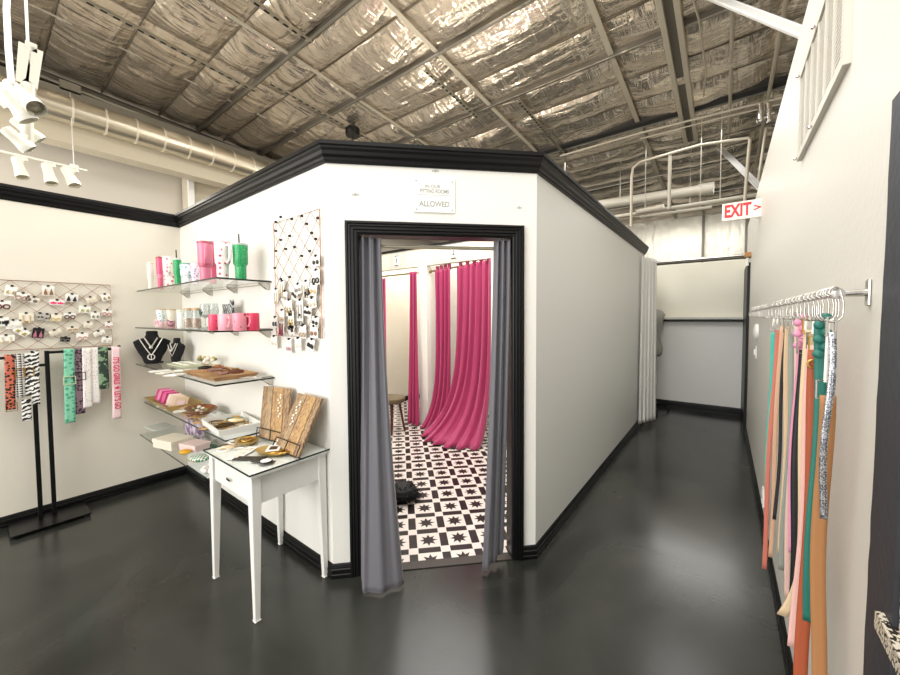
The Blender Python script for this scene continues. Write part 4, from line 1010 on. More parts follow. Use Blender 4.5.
# ------------------------------------------------------------------ white table
TZ = .768
q = thing('side_table', 'white square legged table with glass top and small drawer', 'table', (-2.1, 1.0, 0))
G().box((-2.385, .79, TZ-.03), (-1.825, 1.222, TZ-.008)).obj('tabletop', M_whiteM, q, bevel=.004)
G().box((-2.395, .78, TZ-.008), (-1.815, 1.224, TZ-.001)).obj('glass_top', M_glass, q)
g = G()
for a, b in (((-2.397, .778), (-1.813, .780)), ((-1.815, .780), (-1.813, 1.226)), ((-2.397, .78), (-2.395, 1.226))): g.box((a[0], a[1], TZ-.009), (b[0], b[1], TZ-.0005))
g.obj('glass_edge', M_gedge, q)
g = G(); g.box((-2.365, .818, .59), (-2.353, 1.212, TZ-.03)); g.box((-1.862, .818, .59), (-1.850, 1.212, TZ-.03)); g.box((-2.36, 1.20, .59), (-1.86, 1.212, TZ-.03)); g.box((-2.36, .816, .73), (-1.86, .822, TZ-.03)); g.box((-2.36, .816, .59), (-1.86, .822, .60))
g.obj('apron', M_whiteM, q, bevel=.002)
dw = G().box((-2.315, .808, .602), (-1.895, .83, .728)).obj('drawer', M_whiteM, q, bevel=.003)
G().box((-2.13, .796, .655), (-2.08, .804, .668)).tube([(-2.105, .808, .661), (-2.105, .798, .661)], .004, 6).obj('knob', M_chrome, dw)
for sx, sy in ((0, 0), (1, 0), (0, 1), (1, 1)):
    x = (-2.375, -1.84)[sx]; y = (.80, 1.218)[sy]; dx = 1 if sx == 0 else -1; dy = 1 if sy == 0 else -1
    w1, w2 = .046, .026
    vs = []
    for z, w in ((TZ-.03, w1), (.59, w1), (.004, w2)):
        ox = x+dx*0; oy = y
        vs += [(ox, oy, z), (ox+dx*w, oy, z), (ox+dx*w, oy+dy*w, z), (ox, oy+dy*w, z)]
    fs = [(0, 1, 2, 3), (8, 11, 10, 9)]+[(k*4+i, k*4+(i+1) % 4, (k+1)*4+(i+1) % 4, (k+1)*4+i) for k in range(2) for i in range(4)]
    G().add(vs, fs).obj('leg', M_whiteM, q, bevel=.003)
zt = TZ
def ont(px, py): return atz(zt, px, py)
def strk(k):
    def f(nt, x, y, z, tc):
        mp = nt.nodes.new('ShaderNodeMapping'); mp.inputs['Scale'].default_value = (60, 60, 4); mp.inputs['Location'].default_value = (k, k*2, k)
        n = nt.nodes.new('ShaderNodeTexNoise'); n.inputs['Scale'].default_value = 1.6; n.inputs['Detail'].default_value = 5
        nt.links.new(tc.outputs['Object'], mp.inputs[0]); nt.links.new(mp.outputs[0], n.inputs['Vector']); return (X(nt, n.outputs['Fac'])*4-1.5).mx(0.).mn(1.)
    return f
def plank(lab, bl, tl, tr, n):
    """leaning board of n vertical planks: bottom left, top left, top right points"""
    bl, tl, tr = V(bl), V(tl), V(tr); q = thing('jewellery_board', lab, 'display board', bl, 'leaning wooden boards')
    up = tl-bl; rt = tr-tl; nn = rt.cross(up).normalized()
    g = G()
    cs = [two('plank_a', '#ad8e6a', '#6f5844', strk(1), .65), two('plank_b', '#8a7863', '#b89a72', strk(2), .65), two('plank_c', '#c09c6c', '#86664a', strk(3), .65), two('plank_d', '#97764f', '#c09d6c', strk(4), .65)]
    for i in range(n):
        a = bl+rt*(i/n)+rt*.004; b = bl+rt*((i+.96)/n)
        G().ext([a, b, b+up, a+up], nn*(.014+.003*(i % 2))).obj('plank', cs[i % 4], q)
    f = bl+rt*.0+nn*.03; h = up.normalized()*.06
    G().tube([bl+nn*.0, f, f+h, ], .003, 6).tube([f+h, f+h+rt, f+rt, bl+rt], .003, 6).tube([f, f+rt], .003, 6).tube([f+rt*.5, f+rt*.5+h], .003, 6).obj('wire_holder', M_bwire, q)
    return bl, up, rt, nn
b1 = plank('weathered wood board with a necklace, left of two on the table', ont(261, 437), at(1, 1.2, 265.5, 386.5), at(1, 1.2, 292, 389), 5)
bR = ont(276, 450.5)
b2 = plank('weathered wood board tilted right, with white tags in front', V((-2.07, 1.045, zt)), at(1, 1.2, 300, 393.5), at(1, 1.2, 324, 399), 5)
for (bl, up, rt, nn), f, lab in ((b1, .72, 'left'), (b2, .3, 'right tilted')):
    g = G()
    for i in range(9):
        P = bl+rt*(f+.05*math.sin(i*1.9))+up*(.45+.05*i)+nn*.024
        g.ball(P, .007, n=8)
    g.obj('necklace', M_pearl, label='short pearly necklace pinned on the %s wooden board' % lab, cat='necklace', group='necklaces on the boards', smooth=9)
for i, (px, py, px2, py2) in enumerate(((281, 446, 290, 428.5), (297.5, 449.5, 301, 432))):
    a = ont(px, py); a.y -= .02; b = at(1, a.y+.05, px2, py2)
    q = thing('price_tag', 'white tag card leaning on the wire holder, %s' % ('left one' if i == 0 else 'right one'), 'tag', a, 'white tags on the table')
    u = (b-a); r = V((.8, .35, 0)).normalized()*.058
    G().ext([a-r/2, a+r/2, b+r/2, b-r/2], r.cross(u).normalized()*.005).obj('card', M_card, q)
    G().ball(a.lerp(b, .5)+r.cross(u).normalized()*.008, .004).obj('stud', M_gold, q)
def oval_tray(lab, px, py, rx, ry, ang, m=M_gilt, h=.022):
    a = ont(px, py); q = thing('oval_tray', lab, 'tray', a, 'gold leaf trays')
    g = G(Matrix.Translation((a.x, a.y, zt)) @ Matrix.Rotation(ang, 4, 'Z'))
    g.lathe([(.7, 0), (.8, .15*h), (1.0, h), (1.02, h*1.05), (.97, h), (.75, .3*h), (0, .25*h)], n=36, sx=rx, sy=ry)
    # scale only the profile radii, not the height
    g.obj('tray', m, q, smooth=1.)
    return a
a1 = oval_tray('round gold tray of bracelets at the back left of the table', 247, 443, .075, .06, .3)
a2 = oval_tray('larger gold leaf tray with a white card, near the table front', 274, 453, .105, .065, .5)
for i in range(3): trinket('bangle', TR(a1.x-.02+.02*i, a1.y, zt+.012+.006*i, i), (M_gold, mat('brass_8a6a30', '#8a6a30', .35, .6), M_gold)[i], 'bangle', 'gold bangle in the round gold tray, %s of three' % ('lowest', 'middle', 'topmost')[i], 'bangle', 'bangles in the round tray', s=1.2)
trinket('packet', TR(a2.x-.02, a2.y+.01, zt+.02, .9), M_card, 'jewellery_card', 'white card lying in the larger gold leaf tray', 'card', None, mat('brown_enamel', '#4a3524', .4), s=1.0)
for i in range(4): trinket('chain', TR(a2.x+.01+.02*i, a2.y-.02+.012*i, zt+.016, i*1.3), M_gold, 'bracelet', 'gold bracelet in the larger leaf tray, %s' % ('leftmost', 'second from left', 'second from right', 'rightmost')[i], 'bracelet', 'bracelets in the leaf tray', s=.9)
for px, py, ang, lab, kd, m_ in ((223, 450, .2, 'pearly bracelet pair at the left corner of the table', 'chain', M_pearl), (229, 446.5, 1.2, 'silver gold chain bracelet behind the left corner of the table', 'chain', mat('brass_pale')),
        (233, 442.5, .5, 'white beaded bracelet at the back of the table', 'bangle', M_pearl), (240, 447, .5, 'thin black and silver chain near the round tray', 'chain', mat('silver_beads'))):
    a = ont(px, py); trinket(kd, TR(a.x, a.y, zt, ang), m_, 'bracelet', lab, 'bracelet', 'loose bracelets on the table', s=1.0)
for i, (px, py) in enumerate(((237, 456.5), (243, 453.5), (249, 450.5))):
    a = ont(px, py); trinket('packet', TR(a.x, a.y, zt+.002*i, .62), M_card, 'earring_card', 'white beaded earring card on the table, %s of three' % ('front', 'middle', 'rear')[i], 'earring card', 'earring cards on the table', pat('bead_pattern', '#e6dfd0', '#8a7f6c', voro(120, .3)), s=.9)
a = ont(250, 458.5)
G(TR(a.x, a.y, zt, .62)).box((-.085, -.022, 0), (.085, .022, .004)).obj('bracelet_strap', mat('charcoal_mesh', '#3a352e', .5, .3, bump=(300, .4)), label='dark charcoal mesh strap lying flat on the table', cat='strap')
a = ont(266, 463)
q = thing('watch', 'round white watch on a dark strap at the front of the table', 'watch', a)
G(TR(a.x-.02, a.y, zt, .5)).box((-.07, -.016, .001), (.06, .016, .005)).obj('strap', mat('dark_leather', '#3a332a', .5), q, bevel=.002)
G(TR(a.x, a.y, zt, 0)).lathe([(.03, .004), (.033, .008), (.031, .013), (.028, .013)], n=28).obj('case', M_bwire, q, smooth=.6)
G(TR(a.x, a.y, zt, 0)).lathe([(.027, .0135), (0, .0136)], n=28).obj('dial', M_card, q)

# ------------------------------------------------------------------ wire grids with earring cards
def clips(M, name, lab, group, kind, col, w, h, tilt, cardcol=None):
    loc = M.translation; q = thing('earring_card', lab, 'earring card', loc, group)
    M = M @ Matrix.Rotation(tilt, 4, 'Z')
    cm = cardcol or M_card
    G(M).box((-w/2, -h, .006), (w/2, 0, .008)).obj('card', cm, q)
    G(M).box((-.007, -.006, .001), (.007, .007, .013)).obj('clip', M_blk, q)
    m_ = mat('ear_'+col[1:], col, .4)
    for sg in (-1, 1):
        x = sg*w*.24; g = G(M)
        if kind == 'hoop': g.tube([(x+w*.19*math.cos(t*PI/7), -h*.72+w*.19*math.sin(t*PI/7), .013) for t in range(14)], w*.05, 6, closed=True)
        elif kind == 'drop': g.ext([(x, -h*.25, .010), (x-w*.13, -h*.7, .010), (x-w*.16, -h*.92, .010), (x+w*.16, -h*.92, .010), (x+w*.13, -h*.7, .010)], (0, 0, .005)); 
        elif kind == 'disc': g.lathe([(w*.17, 0), (w*.17, .004), (0, .006)], (x, -h*.62, .009), n=14)
        elif kind == 'bar': g.box((x-w*.2, -h*.75, .009), (x+w*.2, -h*.45, .015)); g.ball((x, -h*.42, .013), w*.06, n=8)
        elif kind == 'cluster':
            for i in range(7): g.ball((x+w*.11*math.cos(i*2.1)*(.4+.1*i), -h*.5-h*.05*i, .012), w*.07, n=8)
        elif kind == 'long':
            g.tube([(x, -h*.3, .011), (x+.002, -h*1.15, .012)], w*.05, 6); g.ball((x, -h*1.15, .012), w*.12, 1, 1.3, .6, n=10)
        elif kind == 'tassel': g.lathe([(w*.05, 0), (w*.07, -h*.15), (w*.14, -h*.9), (0, -h*.9)], (x, -h*.25, .012), (0, 1, 0), n=10)
        g.obj('earring', m_, q, smooth=.8)
# left grid on the shop's left wall
xg = XL+.018
gy0, gy1, gz0, gz1 = -.35, .712, 1.302, 1.815
q = thing('wire_grid', 'wide rose gold wire grid display on the cream wall above the belt rack', 'wire grid', (xg, .2, 1.56), 'wire grids')
G().tube([(xg, gy0, gz0), (xg, gy1, gz0), (xg, gy1, gz1), (xg, gy0, gz1)], .0035, 6, closed=True).obj('frame', M_copper, q)
g = G(); st = .123; hh = gz1-gz0
def clipseg(p, d, y0, y1, z0, z1):
    ts = [-9, 9]
    for o, dd, a, b in ((p[0], d[0], y0, y1), (p[1], d[1], z0, z1)):
        t0, t1 = sorted(((a-o)/dd, (b-o)/dd)); ts = [max(ts[0], t0), min(ts[1], t1)]
    return ts if ts[1]-ts[0] > .01 else None
for sg in (1, -1):
    for i in range(-8, 16):
        y = gy1-.05-i*st; ts = clipseg((y, gz1), (1, -sg*.92), gy0, gy1, gz0, gz1)
        if ts: g.tube([(xg, y+t, gz1-sg*.92*t) for t in ts], .0017, 5)
g.obj('wires', M_copper, q)
LG = [(2, 302, .10, .075, 'hoop', '#5f3320', 0, 'brown tortoise hoop earrings on card at the left edge of the wide grid'), (1, 318, .09, .09, 'bar', '#15181a', 0, 'black fringe earrings on card below the brown hoops'),
 (12, 287, .07, .10, 'cluster', '#b9a86a', .2, 'olive gold cluster earrings on card near the top left of the wide grid'), (23, 294, .09, .07, 'hoop', '#b08e80', .2, 'thin beige hoop earrings beside the olive gold ones'),
 (34, 298, .085, .06, 'disc', '#6a6660', .4, 'cream card with small dark studs below the grid top'), (48, 287, .08, .10, 'drop', '#8a6238', 0, 'brown teardrop earrings on white card, top centre of the wide grid'),
 (57, 301, .10, .055, 'bar', '#e8256f', .05, 'hot pink fringed earrings on white card'), (72, 295, .09, .085, 'drop', '#2b2622', .1, 'dark charcoal triangle earrings on white card'),
 (90, 298, .08, .06, 'disc', '#d8cdb8', -.3, 'cream card with tiny pale studs right of the charcoal earrings'), (104.5, 295, .075, .075, 'cluster', '#a28b52', -.3, 'gold flower earrings at the top right corner of the wide grid'),
 (85, 307, .085, .075, 'cluster', '#b9bb7c', .1, 'pale green beaded earrings right of the pink ones'), (95, 313, .07, .08, 'cluster', '#7d8455', 0, 'moss green drop earrings on white card'),
 (107, 311, .08, .065, 'hoop', '#c08d80', .1, 'rose hoop earrings near the right edge of the wide grid'), (26, 314, .09, .08, 'long', '#c4a781', 0, 'long tan dangle earrings on cream card'),
 (40, 314, .045, .065, 'disc', '#25211f', 0, 'dark round earring on small grey card, left one'), (47, 315, .045, .07, 'disc', '#473a3a', -.1, 'dark plum earring on small grey card, right one'),
 (56, 315, .08, .08, 'hoop', '#d9c490', .1, 'pale yellow hoop earrings on cream card'), (69.5, 314, .085, .06, 'hoop', '#54301c', 0, 'chocolate brown hoop earrings near the grid middle'),
 (13, 321, .10, .085, 'disc', '#e2ddd2', -.08, 'blank looking large white card at the left of the wide grid'), (25, 330, .10, .065, 'cluster', '#ab9d52', .75, 'olive earrings on a white card hanging diagonally'),
 (39, 329, .075, .10, 'drop', '#b06a7c', .15, 'pink glitter drop earrings on black card'), (54, 331, .085, .055, 'disc', '#cfc7b8', -.35, 'small tilted cream card near the grid bottom middle'),
 (72, 328, .085, .05, 'bar', '#b99679', -.1, 'tan rectangular earrings on cream card'), (65.5, 338, .07, .05, 'hoop', '#6d6c66', .15, 'small black card with silver hoops at the grid bottom'),
 (82, 334, .085, .08, 'hoop', '#c9a294', 0, 'thin rose gold double hoop earrings at the bottom of the wide grid'), (88, 323, .07, .06, 'disc', '#e1dacb', 0, 'faint cream card under the pale green earrings'),
 (98, 332, .09, .05, 'disc', '#dcd6c8', -.35, 'white card tilted down to the right near the grid corner'), (107, 338, .08, .065, 'cluster', '#d9d3c2', .15, 'white bow shaped earrings in the bottom right corner of the wide grid'),
 (108.5, 323, .06, .075, 'hoop', '#b4847a', 0, 'slim rose hoops at the right edge above the corner bow'), (6, 336, .10, .06, 'long', '#cdbf9f', 0, 'pale gold dangle earrings at the bottom left of the wide grid')]
for (px, py, w, h, kd, col, tl, lab) in LG:
    P = at(0, xg+.004, px, py-1)
    cc = M_blk if 'on black card' in lab or 'small black card' in lab else (mat('grey_card', '#b7b2a9', .6) if 'grey card' in lab else (M_paper if 'cream' in lab else None))
    clips(frame(P, (0, 1, 0), (0, 0, 1)), 'c', lab, 'cards on the wide wire grid', kd, col, w*.8, h*.75, -tl, cc)
# booth wall grid
yg = YL-.018
gx0, gx1 = -2.365, -1.845; wz0, wz1 = 1.412, 2.147
q = thing('wire_grid', 'tall rose gold wire grid on the white booth wall right of the shelves', 'wire grid', (-2.1, yg, 1.8), 'wire grids')
G().tube([(gx0, yg, wz0), (gx1, yg, wz0), (gx1, yg, wz1), (gx0, yg, wz1)], .0035, 6, closed=True).obj('frame', M_copper, q)
g = G()
for sg in (1, -1):
    for i in range(-14, 18):
        x = gx0+.05+i*.125; ts = clipseg((x, wz1), (1, -sg*1.0), gx0, gx1, wz0, wz1)
        if ts: g.tube([(x+t, yg, wz1-sg*t) for t in ts], .0017, 5)
g.obj('wires', M_copper, q)
ORD = ['topmost', 'second', 'third', 'fourth', 'fifth', 'sixth', 'seventh', 'eighth', 'ninth', 'tenth', 'eleventh', 'twelfth', 'thirteenth', 'fourteenth', 'fifteenth', 'sixteenth', 'seventeenth', 'eighteenth', 'nineteenth', 'lowest']
for i, (px, py) in enumerate(sorted([(281, 217), (292, 219), (302, 216), (318, 218), (276, 231), (281, 240), (286, 249), (290, 236), (276, 251), (295, 247), (302, 256), (307, 224), (310, 251), (316, 239), (275, 268), (281, 279), (290, 277), (307, 267), (312, 233), (276, 222)], key=lambda p: p[1]+(p[0]-275)*-.06)):
    P = at(1, yg-.003, px, py); G(Matrix.Translation(P)).box((-.007, -.008, -.006), (.007, .004, .006)).obj('binder_clip', M_blk, label='empty black clip on the tall wire grid, %s of twenty from the top' % ORD[i], cat='clip', group='empty clips on the tall grid')
BG = [(317, 256, .075, .06, 'disc', '#1d1d1c', 0, 'small card with black studs high on the right edge of the tall grid'), (317, 270, .075, .085, 'hoop', '#2a2724', 0, 'large dark hoop earrings on the right edge of the tall grid'),
 (283, 281, .06, .07, 'long', '#cdb78d', .1, 'pale gold dangles at the upper left of the card cluster'), (299, 284, .07, .06, 'disc', '#8d8b84', -.1, 'grey stud card at the upper middle of the cluster'), (307, 281, .07, .08, 'long', '#c9b9a2', 0, 'thin beige dangles right of the grey studs'), (315, 284, .075, .07, 'disc', '#d9b27e', .2, 'white card with amber studs on the right of the tall grid'),
 (277, 289, .055, .08, 'long', '#b9a98c', 0, 'long champagne dangles at the left edge of the tall grid'), (286, 291, .07, .07, 'disc', '#a79d88', .3, 'white tilted card with small beige studs'), (297, 291, .06, .05, 'bar', '#2d2b28', .6, 'tilted card with dark bar earrings, left of centre'), (308, 290, .07, .05, 'bar', '#1f1e1c', -.5, 'tilted card with black bar earrings, right of centre'),
 (290, 300, .07, .10, 'cluster', '#c3b079', 0, 'gold beaded tassel earrings in the middle of the tall grid'), (301, 300, .07, .09, 'long', '#9d9a92', 0, 'silver chain earrings beside the gold beaded ones'), (313, 298, .085, .06, 'disc', '#cfc3ae', -.1, 'cream stud card below the amber ones'), (309, 307, .08, .055, 'bar', '#252321', .1, 'black rectangular earrings on pale card in the lower cluster'),
 (283, 310, .06, .08, 'hoop', '#d2bfa5', .1, 'pale hoops above the wine red tassel'), (292, 311, .065, .11, 'cluster', '#d0b468', 0, 'yellow gold bead drops in the lower middle of the tall grid'), (301, 315, .07, .07, 'hoop', '#8b857a', 0, 'grey hoops near the bottom of the tall grid'), (317, 317, .07, .055, 'disc', '#23211f', .2, 'pair of black discs at the lower right edge of the tall grid'),
 (276, 317, .07, .07, 'cluster', '#26282a', 0, 'black and white speckled earrings at the lower left of the tall grid'), (283, 320, .06, .085, 'tassel', '#86162f', .1, 'wine red tassel earrings at the bottom of the tall grid'), (293, 324, .08, .055, 'disc', '#191817', .4, 'tilted card with big black studs near the bottom edge'), (304, 325, .07, .08, 'hoop', '#b9a78e', 0, 'thin gold hoops near the bottom edge, right of the black studs'), (315, 326, .08, .07, 'disc', '#8f6a55', 0, 'white card with small brown studs at the bottom right'),
 (275, 336, .085, .08, 'disc', '#ddd6c8', 0, 'white card hanging below the left bottom corner of the tall grid'), (290, 339, .055, .085, 'hoop', '#c68f95', 0, 'rosy oval hoops hanging below the tall grid'), (299, 338, .075, .075, 'disc', '#e3ddd1', 0, 'plain white card hanging below the tall grid'), (313, 339, .07, .07, 'bar', '#1b1a19', .3, 'black feather shaped earrings hanging below the right corner')]
for (px, py, w, h, kd, col, tl, lab) in BG:
    P = at(1, yg-.004, px, py); clips(frame(P, (1, 0, 0), (0, 0, 1)), 'c', lab, 'cards on the tall wire grid', kd, col, w*.95, h, -tl)

# ------------------------------------------------------------------ black belt rack
q = thing('bag_strap_rack', 'black metal floor rack with two posts and side arms against the cream wall', 'rack', (-4.08, .3, 0))
pA, pB = (-4.07, .255), (-4.07, .325)
G().box((-4.185+.02, .10, .022), (-3.875, .50, .032)).obj('base_plate', M_blackmetal, q, bevel=.003)
for x in (-4.14, -3.9):
    for y in (.12, .48): G().lathe([(.016, 0), (.018, .018), (.012, .022)], (x, y, 0), n=14).obj('foot', M_bwire, q, smooth=.7)
for p, ht in ((pA, 1.275), (pB, 1.29)):
    G().box((p[0]-.0125, p[1]-.0125, .032), (p[0]+.0125, p[1]+.0125, ht)).obj('post', M_blackmetal, q, bevel=.002)
G().box((-4.08, .26, 1.175), (-4.06, .32, 1.195)).obj('cross_bar', M_blackmetal, q)
for a, b, z in ((-.35, .25, 1.255), (.32, .735, 1.277)):
    G().box((-4.08, a, z-.010), (-4.06, b, z+.010)).obj('arm', M_blackmetal, q, bevel=.002)
G().ball((-4.07, .735, 1.295), .012).obj('arm_stop', M_blk, q, smooth=9)
xa = -4.07
ZB1 = two('zebra', '#eceae4', '#17181c', wavef(16, 5, .5, .7), .7)
STR = [(4.5, 15, 358, 410, two('coral_aztec', '#c4674e', '#1d1412', voro(52, .42), .7), 'coral and black patterned bag strap, left on the rack', 'buckle'),
 (15.5, 24, 357, 398, two('mono_aztec', '#dcd8cf', '#2b2d33', lambda nt, x, y, z, tc: ((z*60).fr()-.5).ab().lt((y*45).fr()*.5), .7), 'small black and white geometric strap with gold clasp', 'clasp'),
 (24.5, 33, 357, 396, ZB1, 'zebra striped bag strap beside the geometric one', 'clasp'), (31, 39.5, 356, 405, ZB1, 'zebra striped bag strap closest to the black post', ''),
 (21.5, 31, 400, 420.5, ZB1, 'short zebra strap end hanging lower than the others', ''),
 (64, 75, 353, 423, two('mint_medallion', '#7fc7a5', '#4f9c80', voro(34, .36), .7), 'long mint green bag strap with pale slider', 'slider'), (74, 85, 353, 414, two('mauve_medallion', '#7d6471', '#241c22', voro(48, .42), .7), 'mauve and black medallion bag strap', 'clip'),
 (82.5, 92, 353, 408, two('dotted_white_a', '#ece6e0', '#6a4f53', voro(85, .22), .7), 'white bag strap with small dark dots, left of two', ''), (90, 100, 353, 404, two('dotted_white_b', '#f0ebe6', '#b48d93', voro(85, .24), .7), 'white bag strap with small rosy dots, right of two', ''),
 (98.5, 108.5, 353, 389, two('green_camo', '#7d9a78', '#25382d', noisef(30, .52), .7), 'short green camouflage bag strap', ''),
 (112, 121, 351, 419, mat('pale_pink_webbing', '#f0d3d6', .7), 'pale pink bag strap with red lettering at the end of the rack arm', 'text')]
for i, (x0, x1, yt, yb, m_, lab, kd) in enumerate(STR):
    a = at(0, xa+.03, x0, yt); b = at(0, xa+.03, x1, yt); d = at(0, xa+.03, (x0+x1)/2+1, yb); w = b.y-a.y; yc = (a.y+b.y)/2; ztop = 1.272 if yc < .25 else 1.292
    if i == 4: ztop = a.z; 
    q = thing('bag_strap', lab, 'bag strap', (xa, yc, ztop), 'bag straps on the rack')
    dy = d.y-yc; fx = .014+.004*(i % 2); zb_ = d.z
    def fn(s, t):
        L1 = ztop-zb_; Lb = L1*.55
        tot = L1+Lb+.03; u = t*tot
        if u < Lb: x, z = xa-fx, ztop-Lb+u
        elif u < Lb+.03:
            k_ = (u-Lb)/.03*PI; x, z = xa-fx*math.cos(k_), ztop+.006*math.sin(k_)
        else: x, z = xa+fx, ztop-(u-Lb-.03)
        return V((x+.004*math.sin(9*t), yc+(s-.5)*w+(dy*(ztop-z)/L1 if x > xa else 0), z))
    if i == 4: fn = lambda s, t: V((xa+.03, yc+(s-.5)*w+dy*t, ztop-(ztop-zb_)*t))
    G().grid(fn, 4, 40).obj('webbing', m_, q, solid=.003, smooth=9)
    zc_ = ztop-(ztop-zb_)*(.42 if kd != 'buckle' else .95)
    if kd in ('slider', 'clasp', 'buckle', 'clip'):
        g = G(frame(V((xa+fx+.006, yc+dy*.4, zc_)), (0, 1, 0), (0, 0, 1)))
        g.tube([(-w*.55, -.03, 0), (w*.55, -.03, 0), (w*.55, .03, 0), (-w*.55, .03, 0)], .0035, 6, closed=True)
        g.obj('slider' if kd == 'slider' else 'clasp', {'slider': mat('pale_gold_plastic', '#d8d9b4', .3), 'clasp': M_gold, 'buckle': M_gold, 'clip': M_bwire}[kd], q)
    if kd == 'text':
        Mt = frame(V((xa+fx+.009, yc+dy*.5, (ztop+zb_)/2)), (0, 0, -1), (0, 1, 0)) 
        text("IT'S GO GIRLS \u2605 LET'S GO", .052, Mt, mat('strap_red', '#d92f58', .6), 'lettering', q, .0008, xs=.72)

# ------------------------------------------------------------------ end of the corridor
q = thing('curtain', 'white striped curtain hanging at the end of the shaded booth wall', 'curtain', (-.87, 5.9, 0))
curtain(G(), [(-.895, 5.46, 2.33), (-.78, 5.93, 2.33)], [(-.90, 5.40, .06), (-.745, 5.80, .06)], 5, .02, .022, (0, 1, 0)).obj('curtain_panel', M_whc, q, smooth=9, solid=.003)
q = thing('curtain_rail', 'silver pipe rail spanning the corridor end above the white curtain', 'rail', (-.3, 5.9, 2.28))
G().tube([(-1.04, 5.9, 2.285), (.30, 5.9, 2.285)], .018, 12).obj('pipe', M_chrome, q, smooth=1.)
G().tube([(-1.04, 5.99, 2.27), (.30, 5.99, 2.27)], .02, 12).obj('rear_pipe', M_dull, q, smooth=1.)
q2 = G().box((.19, 5.86, 2.255), (.257, 5.95, 2.315)).obj('bracket', mat('raw_wood_block', '#b07f4f', .6), q, bevel=.003)
G().tube([(.22, 5.9, 2.25), (.22, 5.9, 2.15)], .014, 8).obj('bracket_stub', M_whiteM, q)
q = thing('wall_shelf', 'long narrow pale shelf with dark underside on the back wall', 'shelf', (-.3, 6.9, 1.47))
G().box((-1.2, 6.84, 1.472), (XW-.01, 7.0, 1.502)).obj('board', mat('pale_board', '#cfcdc4', .5), q)
G().tube([(-1.2, 6.88, 1.445), (XW-.01, 6.88, 1.445)], .014, 8).obj('hanging_rod', M_blackmetal, q, smooth=1.)
q = thing('dress_form', 'grey fabric dress form torso half hidden behind the white curtain', 'dress form', (-.97, 6.6, 0))
pr = [(.0, .88, .12, .09), (.0, .92, .155, .11), (0, 1.0, .165, .12), (0, 1.12, .135, .10), (0, 1.22, .125, .095), (0, 1.34, .15, .12), (0, 1.46, .165, .125), (0, 1.54, .19, .10), (0, 1.60, .15, .08), (0, 1.635, .07, .055), (0, 1.68, .05, .048), (0, 1.73, .05, .048), (0, 1.735, .03, .03)]
g = G(); n = 24; vs = []
for _, z, a, b in pr:
    for k_ in range(n):
        t = 2*PI*k_/n; vs.append((-.93+a*math.cos(t), 6.6+b*math.sin(t), z))
g.add(vs, [(j*n+k_, j*n+(k_+1) % n, (j+1)*n+(k_+1) % n, (j+1)*n+k_) for j in range(len(pr)-1) for k_ in range(n)]+[list(range(n))[::-1], [(len(pr)-1)*n+k_ for k_ in range(n)]])
g.obj('torso', mat('grey_jersey', '#aaa9a2', .8, bump=(200, .2)), q, smooth=9)
G().lathe([(.05, 0), (.052, .02), (.02, .04)], (-.93, 6.6, 1.735)).obj('neck_cap', M_blk, q, smooth=.8)
G().tube([(-.93, 6.6, .9), (-.93, 6.6, .12)], .015, 10).obj('pole', M_bwire, q, smooth=1.)
for i in range(4):
    t = PI/4+i*PI/2-.3; e = V((-.93+.27*math.cos(t), 6.6+.27*math.sin(t), .075))
    lg = G().tube([(-.93, 6.6, .15), e], .013, 8).obj('leg', M_bwire, q, smooth=1.)
    G().lathe([(.03, -.012), (.033, 0), (.03, .012)], e+V((0, 0, -.04)), (1, 0, 0), n=16).obj('caster', M_blk, lg, smooth=.8)

# ------------------------------------------------------------------ track lights
M_lampw = mat('cream_enamel', '#e9e6d8', .35)
M_bulb = mat('lamp_lens', '#a8a18e', .25, .2)
def spothead(lab, a, b, r, arm_to, grp):
    """spotlight whose rear is at a and whose mouth is at b"""
    a, b = V(a), V(b); d = b-a; L = d.length; q = thing('track_spotlight', lab, 'spotlight', a, grp)
    G().lathe([(r*.4, 0), (r*.70, L*.03), (r*.76, L*.1), (r*.76, L*.42), (r*.80, L*.5), (r*.84, L*.62), (r*.98, L*.80), (r, L*.82), (r, L), (r*.93, L), (r*.9, L*.86), (r*.2, L*.84)], a, d, n=28).obj('housing', M_lampw, q, smooth=.6)
    G().lathe([(r*.82, L*.88), (r*.5, L*.92), (0, L*.93)], a, d, n=24).obj('bulb', M_bulb, q, smooth=.8)
    if arm_to is not None:
        m_ = a+d*.35; G().bar(m_, V(arm_to), .022, .012).obj('arm', M_lampw, q, bevel=.002)
        if grp.endswith('far track'): G().box(V(arm_to)-V((.018, .03, .0)), V(arm_to)+V((.018, .03, .03))).obj('adapter', M_lampw, q, bevel=.003)
XT = -5.2
T0 = at(0, XT, -60, 143); T1 = at(0, XT, 87, 170)
q = thing('lighting_track', 'white lighting track hanging at upper left in front of the pale wall', 'lighting track', (XT, .2, T1.z))
zt_ = T1.z
G().box((XT-.017, -1.2, zt_-.017), (XT+.017, T1.y, zt_+.0)).obj('track', M_lampw, q, bevel=.002)
c0 = at(0, XT, 74, 165)
cj = at(0, -7.14, 70, 91)
G().tube([(XT, c0.y, zt_), cj], .004, 6).obj('cable', M_whiteM, q)
G().box(cj-V((.04, .10, .03)), cj+V((.04, .10, .10))).obj('ceiling_clamp', M_galv, q)
for dy in (-.06, .06): G().tube([cj+V((0, dy, -.06)), cj+V((0, dy, .1))], .03, 8).obj('clamp_bolt', M_chrome, q)
G().box((XT-.02, c0.y-.03, zt_), (XT+.02, c0.y+.03, zt_+.02)).obj('cable_clamp', M_lampw, q)
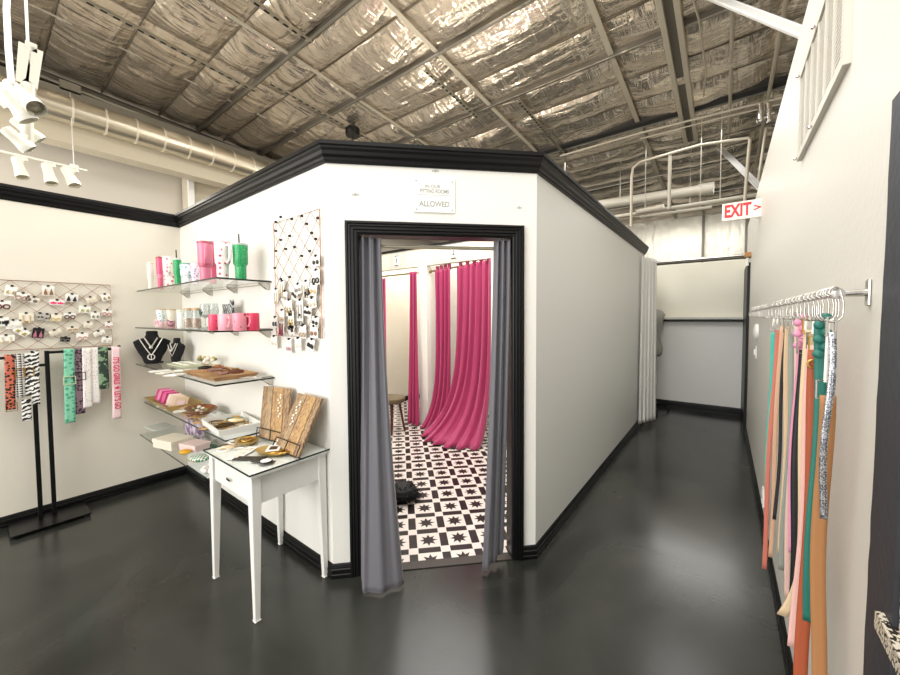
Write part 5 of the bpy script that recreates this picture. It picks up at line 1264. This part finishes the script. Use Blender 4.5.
for (ax_, ay_, bx_, by_, w_, tx_, lab) in ((16, 158, 23, 178, 17, 23, 'track spotlight left of the three on the far white track'), (46, 164, 52, 184, 16, 51, 'middle of the three spotlights on the far white track'), (65, 168, 75, 186, 16, 74, 'right spotlight at the end of the far white track')):
    P = at(0, XT+.06, ax_, ay_); Q = at(0, XT+.14, bx_, by_); tt = at(0, XT, tx_, 163)
    spothead(lab, P, Q, rad(Q, w_)*.95, (XT, tt.y, zt_-.05), 'spotlights on the far track')
# near cluster on a hanging bracket
XN = -2.0
q = thing('lighting_track', 'white rectangular bracket hung on cables carrying the spotlight cluster', 'lighting track', at(0, XN, 30, 60), 'hung lighting brackets')
a, b, c_, d_ = at(0, XN, 25, 45), at(0, XN, 37, 50), at(0, XN, 31, 88), at(0, XN, 22, 82)
g = G()
for p_, q_ in ((a, b), (b, c_), (c_, d_), (d_, a)): g.bar(p_, q_, .03, .016, (1, 0, 0))
g.obj('bracket', M_lampw, q)
st_ = at(0, XN, 29, 84); en = at(0, XN, 26, 150)
G().tube([st_, en], .016, 10).obj('stem', M_lampw, q, smooth=1.)
G().tube([at(0, XN, 28, 47), at(0, XN, 24, -40)], .004, 6).obj('cable', M_whiteM, q)
for px0, px1 in ((9, 4), (12, 7)):
    G().tube([at(0, XN+.05, px0+1, 84), at(0, XN+.04, px1+3, 50), at(0, XN, px1+1, 10), at(0, XN, px1+4, -60)], .005, 6).obj('power_cord', M_whiteM, q, smooth=1.)
for (ax_, ay_, bx_, by_, w_, xx, yy, lab) in ((9, 84, 37, 109, 27, 0, .10, 'large spotlight head facing the viewer, at the right of the cluster'), (4, 90, 29, 121, 27, .06, .0, 'large spotlight head pointing down, middle of the cluster'), (-12, 78, 13, 106, 26, -.06, -.02, 'spotlight head entering from the left edge of the picture'),
        (4, 128, 30, 150, 22, .05, 0, 'lower spotlight head of the cluster, mouth toward lower right'), (13, 118, 40, 141, 21, -.08, 0, 'small spotlight head behind the lower one, pointing right')):
    P = at(0, XN+xx, ax_, ay_); Q = at(0, XN+xx+yy, bx_, by_)
    spothead(lab, P, Q, rad(Q, w_), st_.lerp(en, .35 if ay_ < 100 else .8), 'spotlights of the near cluster')
l = bpy.data.lights.new('track_beam', 'SPOT'); l.energy = 45; l.spot_size = 1.3; l.spot_blend = .8; l.shadow_soft_size = .04; l.color = (1, .95, .86)
o = bpy.data.objects.new('track_beam', l); C.objects.link(o); o.location = (XT+.15, c0.y, zt_-.1); o.rotation_euler = (V((-3.4, 1.2, 1.2))-o.location).to_track_quat('-Z', 'Y').to_euler()
